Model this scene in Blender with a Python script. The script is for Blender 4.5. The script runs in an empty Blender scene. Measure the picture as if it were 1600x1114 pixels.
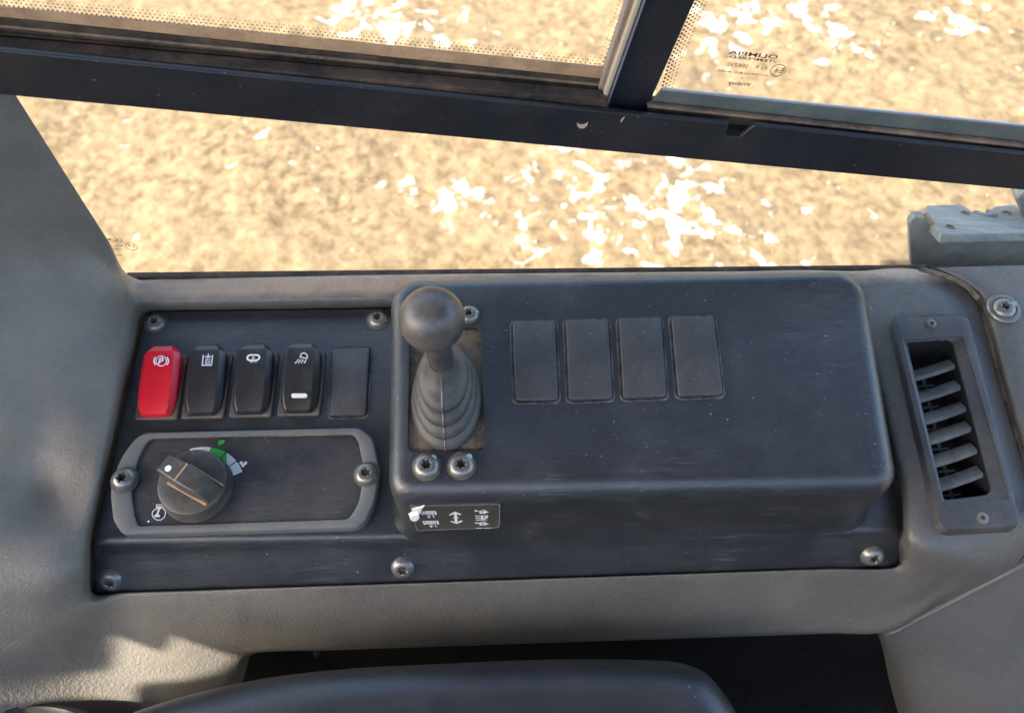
import bpy, bmesh, math, random
from mathutils import Vector, Matrix
R = math.radians
random.seed(7)
sc = bpy.context.scene
COL = sc.collection

# ------------------------------------------------------------------ camera
FPX, CX, CY = 1400.0, 800.0, 557.0           # focal length in photo pixels
PITCH, ROLL, DIST = R(57), R(1.2), 0.513
fwd = Vector((0, math.cos(PITCH), -math.sin(PITCH)))
r0 = Vector((1, 0, 0)); u0 = r0.cross(fwd)
cr = r0*math.cos(ROLL) - u0*math.sin(ROLL)
cu = r0*math.sin(ROLL) + u0*math.cos(ROLL)
CAM = -fwd*DIST
camd = bpy.data.cameras.new('camera'); cam = bpy.data.objects.new('camera', camd); COL.objects.link(cam)
cam.matrix_world = Matrix(((cr.x, cu.x, -fwd.x, CAM.x), (cr.y, cu.y, -fwd.y, CAM.y), (cr.z, cu.z, -fwd.z, CAM.z), (0, 0, 0, 1)))
camd.sensor_width = 36; camd.lens = 36*FPX/1600; camd.clip_start = .01; camd.clip_end = 2000
camd.dof.use_dof = True; camd.dof.focus_distance = 0.48; camd.dof.aperture_fstop = 12
sc.camera = cam

# ------------------------------------------------------------------ sky, sun, exposure
SUN_DIR = Vector((-0.72, -0.26, 0.64)).normalized()     # towards the sun
elev = math.asin(SUN_DIR.z); azim = math.atan2(SUN_DIR.x, SUN_DIR.y)
w = bpy.data.worlds.new('World'); sc.world = w; w.use_nodes = True
nt = w.node_tree; bg = nt.nodes['Background']
sky = nt.nodes.new('ShaderNodeTexSky'); sky.sky_type = 'NISHITA'; sky.sun_disc = False
sky.sun_elevation = elev; sky.sun_rotation = azim; sky.dust_density = 3.0; sky.air_density = 1.0; sky.ozone_density = 1.0
nt.links.new(sky.outputs[0], bg.inputs[0]); bg.inputs[1].default_value = 0.15
sl = bpy.data.lights.new('sun', 'SUN'); sl.energy = 3.9; sl.angle = R(0.25); sl.color = (1, .95, .87)
so = bpy.data.objects.new('sun', sl); COL.objects.link(so)
so.rotation_euler = SUN_DIR.to_track_quat('Z', 'Y').to_euler(); so.location = (-2, -1, 4)
vs = sc.view_settings; vs.view_transform = 'Standard'; vs.look = 'None'; vs.gamma = 1; vs.exposure = 2.6
vs.use_curve_mapping = False

# ------------------------------------------------------------------ frames: from a photo pixel to a point on a real plane
class Frame:
    def __init__(s, M): s.M = M; s.I = M.inverted()
    def at(s, px, py, h=0.0):
        d = cr*((px-CX)/FPX) - cu*((py-CY)/FPX) + fwd
        o = s.I @ CAM; d = s.I.to_3x3() @ d
        return o + d*((h-o.z)/d.z)
TILT = R(5)
P = Frame(Matrix.Rotation(TILT, 4, 'X'))                      # the console's plane; z = its normal
def pw(px, py, hmm): return P.at(px, py, hmm*.001)
YW = (P.M @ pw(800, 428, 13.5)).y + .006                      # the window stands upright behind the sill
W = Frame(Matrix(((1, 0, 0, 0), (0, 0, -1, YW), (0, 1, 0, 0), (0, 0, 0, 1))))   # x right, y up, z towards the seat
def ww(px, py, dmm): return W.at(px, py, dmm*.001)
def w2p(v): return P.I @ (W.M @ v)

# ------------------------------------------------------------------ materials
def nodes(name):
    m = bpy.data.materials.new(name); m.use_nodes = True
    t = m.node_tree; return m, t, t.nodes['Principled BSDF']
def N(t, k, **kw):
    n = t.nodes.new(k)
    for a, b in kw.items():
        if a in n.inputs.keys() if isinstance(a, str) else False: n.inputs[a].default_value = b
        else: setattr(n, a, b)
    return n
def noise(t, co, scale, detail=4, rough=.55, dist=0):
    n = t.nodes.new('ShaderNodeTexNoise'); n.inputs['Scale'].default_value = scale
    n.inputs['Detail'].default_value = detail; n.inputs['Roughness'].default_value = rough
    n.inputs['Distortion'].default_value = dist
    t.links.new(co, n.inputs['Vector']); return n.outputs['Fac']
def ramp(t, fac, a, b, ca=0., cb=1.):
    n = t.nodes.new('ShaderNodeMapRange'); n.inputs[1].default_value = a; n.inputs[2].default_value = b
    n.inputs[3].default_value = ca; n.inputs[4].default_value = cb; t.links.new(fac, n.inputs[0]); return n.outputs[0]
def mixc(t, fac, c1, c2):
    n = t.nodes.new('ShaderNodeMix'); n.data_type = 'RGBA'
    if isinstance(fac, float): n.inputs[0].default_value = fac
    else: t.links.new(fac, n.inputs[0])
    for i, c in ((6, c1), (7, c2)):
        if isinstance(c, tuple): n.inputs[i].default_value = (*c, 1)
        else: t.links.new(c, n.inputs[i])
    return n.outputs[2]
def math_(t, op, a, b=0.):
    n = t.nodes.new('ShaderNodeMath'); n.operation = op
    for i, v in ((0, a), (1, b)):
        if isinstance(v, (int, float)): n.inputs[i].default_value = v
        else: t.links.new(v, n.inputs[i])
    return n.outputs[0]
def coord(t, stretch=None):
    c = t.nodes.new('ShaderNodeTexCoord').outputs['Object']
    if stretch:
        m = t.nodes.new('ShaderNodeMapping'); m.inputs['Scale'].default_value = stretch; t.links.new(c, m.inputs[0]); c = m.outputs[0]
    return c
def plastic(name, col, rough=.45, dust=(.20, .15, .10), dust_amt=.25, specks=.5, grain=900, bump=.25, grain_d=.0004, scratches=.0, spec=.5, worm=False, big=30.):
    """moulded plastic: grain, a film of dust in patches, pale specks and scuffs"""
    m, t, b = nodes(name); co = coord(t)
    film = ramp(t, noise(t, co, big, 5, .6), .42, .75, 0, dust_amt)
    c = mixc(t, film, col, dust)
    fine = ramp(t, noise(t, co, 260, 3, .7), .35, .7, 0, dust_amt*.5)
    c = mixc(t, fine, c, dust)
    if specks:
        sp = ramp(t, noise(t, co, 620, 1.5, .5), .715, .76, 0, specks)
        sp = math_(t, 'MULTIPLY', sp, ramp(t, noise(t, co, 55, 3), .45, .62))
        c = mixc(t, sp, c, (.45, .42, .36))
    rr = ramp(t, noise(t, co, 70, 4), .3, .7, rough-.03, rough+.05)
    if scratches:
        s1 = ramp(t, noise(t, coord(t, (60, 900, 200)), 1, 3, .6, .6), .54, .72, 0, scratches)
        s1 = math_(t, 'MULTIPLY', s1, ramp(t, noise(t, co, 22, 2), .40, .65))
        c = mixc(t, s1, c, (.17, .16, .15))
        rr = math_(t, 'ADD', rr, math_(t, 'MULTIPLY', s1, .25))
    t.links.new(c, b.inputs['Base Color']); t.links.new(rr, b.inputs['Roughness'])
    b.inputs['Specular IOR Level'].default_value = spec
    if worm:
        v = t.nodes.new('ShaderNodeTexVoronoi'); v.feature = 'DISTANCE_TO_EDGE'; v.inputs['Scale'].default_value = grain
        t.links.new(co, v.inputs['Vector']); g = ramp(t, v.outputs['Distance'], 0, .25)
    else: g = noise(t, co, grain, 2, .6, .6)
    bp = t.nodes.new('ShaderNodeBump'); bp.inputs['Strength'].default_value = bump; bp.inputs['Distance'].default_value = grain_d
    t.links.new(g, bp.inputs['Height']); t.links.new(bp.outputs[0], b.inputs['Normal'])
    return m
def flat(name, col, rough=.5, metal=0., spec=.5, var=.12, scale=300):
    m, t, b = nodes(name); co = coord(t)
    f = ramp(t, noise(t, co, scale, 4), .3, .75, 0, var)
    t.links.new(mixc(t, f, col, (.25, .19, .12)), b.inputs['Base Color'])
    b.inputs['Roughness'].default_value = rough; b.inputs['Metallic'].default_value = metal; b.inputs['Specular IOR Level'].default_value = spec
    return m
M = {}
M['panel'] = plastic('navy_black_panel_plastic', (.0155, .0170, .0205), .34, (.11, .112, .112), .16, .5, 1000, .40, .0005, .28, .65)
M['blank'] = plastic('blanking_plug_plastic', (.028, .030, .033), .5, (.16, .14, .12), .16, .5, 1300, .2, .0003)
M['trim'] = plastic('grey_trim_plastic', (.070, .069, .064), .45, (.19, .165, .13), .38, .4, 620, .65, .0008, worm=False, big=14)
M['trim_low'] = plastic('smooth_grey_trim_plastic', (.060, .062, .060), .5, (.14, .132, .115), .35, .25, 900, .4, .0005, big=14)
M['trim_dusty'] = plastic('dusty_grey_plastic', (.10, .095, .085), .55, (.34, .24, .15), .5, .4, 700, .4, .0005)
M['dialframe'] = plastic('grey_dial_frame', (.10, .104, .104), .55, (.26, .22, .17), .25, .4, 1500, .35, .0003)
M['dialface'] = plastic('dial_face', (.020, .020, .023), .42, (.15, .13, .11), .22, .5, 1600, .15, .0002, .25)
M['knob'] = plastic('knob_plastic', (.026, .026, .027), .5, (.22, .16, .10), .28, .5, 1500, .2, .0003)
M['rubber'] = plastic('boot_rubber', (.026, .0262, .026), .55, (.17, .145, .11), .35, .35, 1200, .2, .0003)
M['ball'] = plastic('ball_knob_plastic', (.036, .0345, .032), .38, (.15, .13, .105), .55, .35, 900, .12, .0003, big=70)
M['rocker'] = plastic('rocker_plastic', (.016, .017, .019), .36, (.18, .14, .10), .10, .35, 1500, .12, .0002)
M['red'] = plastic('red_rocker_plastic', (.62, .008, .022), .33, (.45, .06, .05), .15, .0, 1500, .1, .0002)
M['rim'] = plastic('dusty_rim', (.016, .017, .018), .6, (.20, .185, .16), .55, .6, 900, .4, .0005, big=120)
M['bezel'] = plastic('dusty_bezel', (.03, .03, .03), .55, (.22, .17, .11), .55, .5, 900, .3, .0004)
M['vent'] = plastic('vent_plastic', (.034, .036, .039), .45, (.22, .18, .13), .22, .5, 1300, .2, .0003)
M['vane'] = plastic('vane_plastic', (.034, .035, .036), .5, (.26, .22, .16), .4, .3, 1300, .2, .0003)
M['black'] = flat('matte_black', (.006, .006, .007), .8, var=.02)
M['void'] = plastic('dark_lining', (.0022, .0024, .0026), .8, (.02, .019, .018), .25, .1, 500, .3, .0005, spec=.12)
M['vinyl'] = plastic('armrest_vinyl', (.010, .0115, .014), .36, (.10, .09, .08), .10, .3, 1150, .22, .0003, spec=.75, worm=True)
M['rail'] = plastic('black_painted_steel', (.008, .009, .012), .38, (.10, .08, .06), .12, .35, 1500, .08, .0002)
M['seal'] = plastic('dusty_seal_rubber', (.05, .04, .032), .7, (.30, .19, .11), .8, .3, 500, .5, .001, big=45)
M['tanstrip'] = plastic('dust_caked_strip', (.40, .245, .13), .8, (.13, .075, .04), .75, .3, 500, .5, .001, big=45)
M['track'] = plastic('black_track', (.014, .013, .013), .65, (.17, .105, .06), .45, .4, 700, .3, .0005, big=45, spec=.2)
M['greenrub'] = plastic('grey_green_window_edge', (.055, .07, .068), .45, (.18, .17, .13), .4, .4, 600, .3, .0005, big=45)
M['alu'] = flat('bare_edge_metal', (.42, .43, .44), .38, .7, var=.3)
M['felt'] = flat('grey_felt', (.16, .14, .12), .95, var=.5, scale=600)
M['beige'] = flat('beige_rubber_strip', (.33, .27, .20), .7, var=.4)
M['frit'] = flat('black_enamel', (.012, .011, .010), .5, var=.02)
M['etch'] = flat('dark_print', (.045, .035, .025), .6, var=.02)
M['white'] = flat('white_print', (.75, .75, .73), .5, var=.06)
M['palegrey'] = flat('pale_grey_print', (.55, .57, .58), .5, var=.06)
M['green'] = flat('green_print', (.012, .36, .045), .45, var=.03)
M['dimgreen'] = flat('dim_green_print', (.03, .10, .04), .5, var=.03)
M['paper'] = flat('torn_paper_backing', (.78, .74, .64), .7, var=.2)
M['sticker'] = plastic('dark_sticker', (.040, .038, .032), .5, (.12, .10, .08), .3, .4, 900, .1, .0002, .3)
M['line'] = flat('sticker_border', (.20, .20, .19), .5, var=.2)
M['dirt'] = plastic('caked_dirt', (.030, .028, .026), .85, (.30, .21, .13), .75, .4, 500, .8, .001, big=60)
M['tandirt'] = flat('tan_dirt_line', (.42, .26, .14), .9, var=.5, scale=900)
M['gap'] = flat('dirty_joint', (.05, .038, .026), .9, var=.9, scale=250)
M['screw'] = plastic('black_zinc_screw', (.16, .16, .155), .34, (.30, .24, .16), .25, .5, 800, .15, .0003, spec=.6)
M['screw'].node_tree.nodes['Principled BSDF'].inputs['Metallic'].default_value = .55
M['socket'] = flat('screw_socket', (.02, .017, .014), .7, .2, var=.5, scale=500)
M['rustsock'] = flat('rusty_socket', (.22, .13, .06), .8, .2, var=.5, scale=500)
M['steel'] = flat('bright_steel', (.55, .55, .54), .35, .9, var=.2)
M['mark'] = flat('blue_paint_mark', (.20, .31, .30), .6, var=.1)
def glass_mat():
    m = bpy.data.materials.new('window_glass'); m.use_nodes = True; t = m.node_tree; t.nodes.clear()
    o = t.nodes.new('ShaderNodeOutputMaterial'); mx = t.nodes.new('ShaderNodeMixShader')
    tr = t.nodes.new('ShaderNodeBsdfTransparent'); tr.inputs[0].default_value = (.965, .975, .96, 1)
    gl = t.nodes.new('ShaderNodeBsdfGlossy'); gl.inputs['Roughness'].default_value = .02
    lw = t.nodes.new('ShaderNodeLayerWeight'); lw.inputs[0].default_value = .5
    pw5 = math_(t, 'POWER', lw.outputs['Facing'], 5.0); fc = math_(t, 'ADD', math_(t, 'MULTIPLY', pw5, .6), .025)
    t.links.new(fc, mx.inputs[0]); t.links.new(tr.outputs[0], mx.inputs[1]); t.links.new(gl.outputs[0], mx.inputs[2])
    df = t.nodes.new('ShaderNodeBsdfDiffuse'); df.inputs[0].default_value = (.62, .55, .45, 1); m2 = t.nodes.new('ShaderNodeMixShader')
    co = coord(t); fl = math_(t, 'ADD', ramp(t, noise(t, co, 14, 5, .65), .35, .75, .01, .055), ramp(t, noise(t, co, 500, 2), .68, .74, 0, .12))
    t.links.new(fl, m2.inputs[0]); t.links.new(mx.outputs[0], m2.inputs[1]); t.links.new(df.outputs[0], m2.inputs[2])
    t.links.new(m2.outputs[0], o.inputs[0]); return m
M['glass'] = glass_mat()
def steel_dusty():
    m, t, b = nodes('weathered_bracket_steel'); co = coord(t, (1, 1, 6))
    f = ramp(t, noise(t, co, 28, 5, .6, 1.5), .35, .7)
    c = mixc(t, f, (.125, .145, .14), (.255, .27, .26))
    c = mixc(t, ramp(t, noise(t, coord(t), 90, 3), .55, .75, 0, .5), c, (.42, .32, .2))
    t.links.new(c, b.inputs['Base Color']); b.inputs['Roughness'].default_value = .7
    return m
M['bracket'] = steel_dusty()
PALE_SPOTS = [(845, 265, .06), (715, 308, .05), (960, 330, .13), (1075, 295, .08), (1110, 372, .07), (820, 378, .05), (640, 285, .03), (1195, 395, .05), (620, 40, .11), (1150, 30, .10), (1240, 8, .08), (1310, 60, .06), (1050, 350, .07), (560, 8, .08), (905, 345, .06), (1490, 30, .06)]
def ground_mat():
    m, t, b = nodes('dry_sandy_ground'); co = coord(t)
    n1 = noise(t, co, 38, 8, .62, .2); n2 = noise(t, co, 3.0, 4, .55); n3 = noise(t, co, 95, 4, .6)
    c = mixc(t, ramp(t, n1, .36, .62), (.080, .052, .026), (.195, .138, .076))
    c = mixc(t, ramp(t, n2, .38, .66, 0, .45), c, (.175, .123, .067))
    c = mixc(t, ramp(t, n3, .55, .74, 0, .45), c, (.075, .052, .025))
    tot = None                                    # paler patches thicken round a few set spots
    for (px, py, r) in PALE_SPOTS:
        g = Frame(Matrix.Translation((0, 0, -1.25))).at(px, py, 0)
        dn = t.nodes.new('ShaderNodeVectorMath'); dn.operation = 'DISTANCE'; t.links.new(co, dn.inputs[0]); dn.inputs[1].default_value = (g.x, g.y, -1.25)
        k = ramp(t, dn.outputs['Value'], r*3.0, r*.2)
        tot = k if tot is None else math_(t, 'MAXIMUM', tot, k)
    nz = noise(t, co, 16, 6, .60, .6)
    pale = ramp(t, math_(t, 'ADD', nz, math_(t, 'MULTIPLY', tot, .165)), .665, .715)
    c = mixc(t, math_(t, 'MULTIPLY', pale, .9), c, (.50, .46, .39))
    t.links.new(c, b.inputs['Base Color']); b.inputs['Roughness'].default_value = .9; b.inputs['Specular IOR Level'].default_value = .15
    bp = t.nodes.new('ShaderNodeBump'); bp.inputs['Strength'].default_value = .5; bp.inputs['Distance'].default_value = .012
    t.links.new(n1, bp.inputs['Height']); t.links.new(bp.outputs[0], b.inputs['Normal'])
    return m
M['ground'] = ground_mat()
M['pale'] = flat('bleached_litter', (.42, .37, .29), .8, var=.1, scale=40)
M['grass'] = flat('rough_grass', (.075, .13, .03), .9, var=.35, scale=8)
M['lining'] = flat('dark_light_baffle', (.035, .035, .036), .8, var=.05)  # for the unseen walls and floor added to cut light
M['blocker'] = flat('sun_blocker_grey', (.10, .10, .10), .9, var=.05)  # for the sun blocker added overhead

# ------------------------------------------------------------------ object helpers
ROOT = {}
def tag(o, label=None, cat=None, group=None, kind=None):
    if label: o['label'] = label
    if cat: o['category'] = cat
    if group: o['group'] = group
    if kind: o['kind'] = kind
    return o
def thing(name, frame, base, label, cat, group=None):
    o = bpy.data.objects.new(name, None); COL.objects.link(o); o.empty_display_size = .01
    o.matrix_world = frame.M @ Matrix.Translation(base)
    ROOT[o.name] = (frame, Vector(base)); return tag(o, label, cat, group)
def mk(name, vf, mat, parent=None, frame=P, base=None, smooth=40, bevel=0, bseg=2, label=None, cat=None, group=None, kind=None):
    """one mesh object; vertices are given in the frame's coordinates"""
    v, f = vf
    if parent is not None:
        frame, pb = ROOT[parent.name]; base = pb
    elif base is None: base = sum((Vector(q) for q in v), Vector())/len(v)
    me = bpy.data.meshes.new(name); me.from_pydata([Vector(q)-base for q in v], [], f); me.update()
    bm = bmesh.new(); bm.from_mesh(me); bmesh.ops.remove_doubles(bm, verts=bm.verts, dist=1e-7)
    bmesh.ops.recalc_face_normals(bm, faces=bm.faces); bm.to_mesh(me); bm.free()
    if smooth:
        for p in me.polygons: p.use_smooth = True
        me.set_sharp_from_angle(angle=R(smooth))
    me.materials.append(M[mat])
    o = bpy.data.objects.new(name, me); COL.objects.link(o)
    if parent is not None: o.parent = parent; ROOT[o.name] = (frame, base)
    else: o.matrix_world = frame.M @ Matrix.Translation(base); ROOT[o.name] = (frame, base)
    if bevel:
        md = o.modifiers.new('bevel', 'BEVEL'); md.width = bevel; md.segments = bseg; md.limit_method = 'ANGLE'; md.angle_limit = R(35)
        md.harden_normals = False
    return tag(o, label, cat, group, kind)
def join(*vfs):
    V, F = [], []
    for v, f in vfs:
        k = len(V); V += [Vector(q) for q in v]; F += [[i+k for i in q] for q in f]
    return V, F
def prism(poly, z0, z1):
    n = len(poly); V = [Vector((p[0], p[1], z0)) for p in poly] + [Vector((p[0], p[1], z1)) for p in poly]
    F = [list(range(n)), list(range(n, 2*n))] + [[i, (i+1) % n, n+(i+1) % n, n+i] for i in range(n)]
    return V, F
def loft(loops, cap0=False, cap1=False, closed=True):
    V, F = [], []; n = len(loops[0])
    for l in loops: V += [Vector(q) for q in l]
    for k in range(len(loops)-1):
        for i in range(n if closed else n-1):
            j = (i+1) % n; F.append([k*n+i, k*n+j, (k+1)*n+j, (k+1)*n+i])
    if cap0: F.append(list(range(n)))
    if cap1: F.append(list(range((len(loops)-1)*n, len(loops)*n)))
    return V, F
def rpoly(pts, rad, seg=6):
    """polygon with rounded corners; every corner gives seg+1 points"""
    out = []; n = len(pts)
    if not isinstance(rad, (list, tuple)): rad = [rad]*n
    for i in range(n):
        p = Vector(pts[i][:2]); a = Vector(pts[i-1][:2])-p; b = Vector(pts[(i+1) % n][:2])-p
        la, lb = a.length, b.length; a /= la; b /= lb
        ang = a.angle(b); r = rad[i]; t = min(r/math.tan(ang/2), la*.49, lb*.49); r = t*math.tan(ang/2)
        c = p + (a+b).normalized()*(r/math.sin(ang/2)); s = p+a*t-c; e = p+b*t-c
        tot = s.angle_signed(e) if s.length > 1e-9 and e.length > 1e-9 else 0
        for k in range(seg+1):
            q = s.copy(); q.rotate(Matrix.Rotation(-tot*k/seg, 2)) if s.length > 1e-9 else None
            out.append(c+q)
    return out
def offset(poly, d):
    """inset (d>0) a closed, dense polygon along its normals"""
    n = len(poly); out = []
    area = sum(poly[i][0]*poly[(i+1) % n][1]-poly[(i+1) % n][0]*poly[i][1] for i in range(n)); s = 1 if area > 0 else -1
    for i in range(n):
        a = Vector(poly[i][:2])-Vector(poly[i-1][:2]); b = Vector(poly[(i+1) % n][:2])-Vector(poly[i][:2])
        na = Vector((-a.y, a.x)).normalized() if a.length > 1e-9 else Vector((0, 0)); nb = Vector((-b.y, b.x)).normalized() if b.length > 1e-9 else na
        nn = na+nb; nn = nn.normalized() if nn.length > 1e-9 else na
        k = max(.5, nn.dot(nb)); out.append(Vector(poly[i][:2])+nn*(s*d/k))
    return out
def z(poly, h): return [Vector((p[0], p[1], h)) for p in poly]
def crv(pts, m, closed=False):
    """centripetal Catmull-Rom through the points, m samples a span"""
    n = len(pts); out = []
    def g(i):
        if closed: return pts[i % n]
        if i < 0: return pts[0]*2-pts[1]
        if i >= n: return pts[-1]*2-pts[-2]
        return pts[i]
    for i in range(n if closed else n-1):
        p0, p1, p2, p3 = g(i-1), g(i), g(i+1), g(i+2)
        t0 = 0.; t1 = t0+max((p1-p0).length, 1e-6)**.5; t2 = t1+max((p2-p1).length, 1e-6)**.5; t3 = t2+max((p3-p2).length, 1e-6)**.5
        for k in range(m):
            t = t1+(t2-t1)*k/m
            A1 = p0*((t1-t)/(t1-t0))+p1*((t-t0)/(t1-t0)); A2 = p1*((t2-t)/(t2-t1))+p2*((t-t1)/(t2-t1)); A3 = p2*((t3-t)/(t3-t2))+p3*((t-t2)/(t3-t2))
            B1 = A1*((t2-t)/(t2-t0))+A2*((t-t0)/(t2-t0)); B2 = A2*((t3-t)/(t3-t1))+A3*((t-t1)/(t3-t1))
            out.append(B1*((t2-t)/(t2-t1))+B2*((t-t1)/(t2-t1)))
    if not closed: out.append(pts[-1])
    return out
def surf(rows, mu, mv, closed_u=False):
    """rows: stations, each a list of points; smooth surface through them"""
    fine = [crv(r, mv) for r in rows]
    cols = [crv([fine[i][j] for i in range(len(fine))], mu, closed_u) for j in range(len(fine[0]))]
    nu, nv = len(cols[0]), len(cols); V = [cols[j][i] for i in range(nu) for j in range(nv)]
    F = [[i*nv+j, i*nv+j+1, ((i+1) % nu)*nv+j+1, ((i+1) % nu)*nv+j] for i in range(nu if closed_u else nu-1) for j in range(nv-1)]
    return V, F
def stroke(pts, wd, zz, closed=False, th=.00012):
    """a flat printed line of width wd through 2-D points"""
    pts = [Vector(p[:2]) for p in pts]; n = len(pts); L, Rr = [], []
    for i in range(n):
        a = pts[i]-pts[i-1] if (i > 0 or closed) else pts[1]-pts[0]
        b = pts[(i+1) % n]-pts[i] if (i < n-1 or closed) else a
        na = Vector((-a.y, a.x)).normalized(); nb = Vector((-b.y, b.x)).normalized(); m = na+nb
        m = m.normalized() if m.length > 1e-6 else na; k = max(.45, m.dot(nb))
        L.append(pts[i]+m*(wd/2/k)); Rr.append(pts[i]-m*(wd/2/k))
    V = z(L, zz)+z(Rr, zz)+z(L, zz-th)+z(Rr, zz-th); F = []
    for i in range(n if closed else n-1):
        j = (i+1) % n
        F += [[i, j, n+j, n+i], [2*n+i, 2*n+j, j, i], [n+i, n+j, 3*n+j, 3*n+i]]
    return V, F
def disc(c, r, zz, seg=16, th=.00012, ry=None):
    ry = ry or r
    return prism([(c[0]+r*math.cos(2*math.pi*i/seg), c[1]+ry*math.sin(2*math.pi*i/seg)) for i in range(seg)], zz-th, zz)
def ell(c, rx, ry, a0=0, a1=360, n=20, rot=0):
    cs, sn = math.cos(R(rot)), math.sin(R(rot)); o = []
    for i in range(n+1):
        a = R(a0+(a1-a0)*i/n); x, y = rx*math.cos(a), ry*math.sin(a); o.append((c[0]+x*cs-y*sn, c[1]+x*sn+y*cs))
    return o
def text_vf(s, p0, p1, up, bold=0.):
    """lettering laid between p0 (start) and p1 (end) with cap height vector up, all on one plane"""
    cu_ = bpy.data.curves.new('lettering', 'FONT'); cu_.body = s; cu_.size = 1; cu_.offset = bold; cu_.resolution_u = 2
    ob = bpy.data.objects.new('lettering', cu_); me = bpy.data.meshes.new_from_object(ob)
    vs_ = [v.co.copy() for v in me.vertices]; fs = [list(p.vertices) for p in me.polygons]
    bpy.data.objects.remove(ob); bpy.data.curves.remove(cu_); bpy.data.meshes.remove(me)
    x0 = min(v.x for v in vs_); x1 = max(v.x for v in vs_); cap = .7
    p0, p1, up = Vector(p0), Vector(p1), Vector(up); d = p1-p0
    return [p0+d*((v.x-x0)/(x1-x0))+up*(v.y/cap) for v in vs_], fs
def basis(n):
    n = Vector(n).normalized(); x = Vector((1, 0, 0)); x = (x-n*x.dot(n)).normalized(); return x, n.cross(x), n
def place(vf, c, n=(0, 0, 1), rot=0):
    x, y, n = basis(n); c = Vector(c); cs, sn = math.cos(rot), math.sin(rot)
    return [c+x*(q[0]*cs-q[1]*sn)+y*(q[0]*sn+q[1]*cs)+n*q[2] for q in vf[0]], vf[1]

# ---- button-head screw with a six-lobe socket
def screw(parent, c, n=(0, 0, 1), r=.0062, sock='socket', washer=False, mark=None, rot=0., name='screw', hscale=.55, bright=False):
    S = 24; H = r*hscale
    def ring(rr, h): return [Vector((rr*math.cos(2*math.pi*i/S), rr*math.sin(2*math.pi*i/S), h)) for i in range(S)]
    def star(rr, h): return [Vector((rr*(1+.22*math.cos(6*2*math.pi*i/S))*math.cos(2*math.pi*i/S), rr*(1+.22*math.cos(6*2*math.pi*i/S))*math.sin(2*math.pi*i/S), h)) for i in range(S)]
    rs = r*.36
    loops = [ring(r, -.0012), ring(r, H*.18), ring(r*.95, H*.42), ring(r*.82, H*.70), ring(r*.64, H*.92), star(rs*1.12, H), star(rs, H*.96), star(rs*.95, H*.25)]
    s = mk(name, place(loft(loops), c, n, rot), 'steel' if bright else 'screw', parent, smooth=50)
    mk('socket', place(loft([star(rs*.95, H*.25), ring(rs*.2, H*.12)], cap1=True), c, n, rot), sock, s, smooth=30)
    if washer:
        wl = [ring(r*1.42, -.001), ring(r*1.42, .0008), ring(r*1.34, .0014), ring(r*1.02, .0016)]
        mk('washer', place(loft(wl), c, n), 'screw', s, smooth=40)
    else:
        wl = [ring(r*1.13, -.001), ring(r*1.13, .0004), ring(r*.9, .0006)]
        mk('dirt_ring', place(loft(wl), c, n), 'bezel', s, smooth=40)
    if mark:
        mk('paint_mark', place(disc((mark[0]*r, mark[1]*r), r*.24, H*.72, 10, .0012), c, n), 'mark', s)
    return s

# ================================================================== the setting
GZ = -1.25
def ground():
    """near field in view as a fine uneven sheet, coarser out to the horizon"""
    def lines(lo, hi, step, far):
        a = [lo+i*step for i in range(int((hi-lo)/step)+1)]; s = step; x = a[0]
        pre = []
        while x > -far: s *= 1.7; x -= s; pre.append(x)
        post = []; s = step; x = a[-1]
        while x < far: s *= 1.7; x += s; post.append(x)
        return pre[::-1]+a+post
    xs = lines(-2.0, 2.0, .016, 700); ys = lines(.75, 2.9, .016, 700)
    from mathutils import noise as mn
    V = []
    for y in ys:
        for x in xs:
            k = 1 if (-2.3 < x < 2.3 and .4 < y < 3.3) else .0
            h = k*(mn.noise((x*2.2, y*2.2, 0))*.022+mn.noise((x*9, y*9, 3))*.010+mn.noise((x*24, y*24, 7))*.007) if k else 0
            V.append((x, y, GZ+h))
    nx = len(xs); F = [[j*nx+i, j*nx+i+1, (j+1)*nx+i+1, (j+1)*nx+i] for j in range(len(ys)-1) for i in range(nx-1)]
    me = bpy.data.meshes.new('ground'); me.from_pydata(V, [], F); me.update()
    for p in me.polygons: p.use_smooth = True
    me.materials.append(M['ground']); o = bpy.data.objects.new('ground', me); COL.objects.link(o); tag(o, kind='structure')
ground()
G = Frame(Matrix.Translation((0, 0, GZ)))
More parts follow.
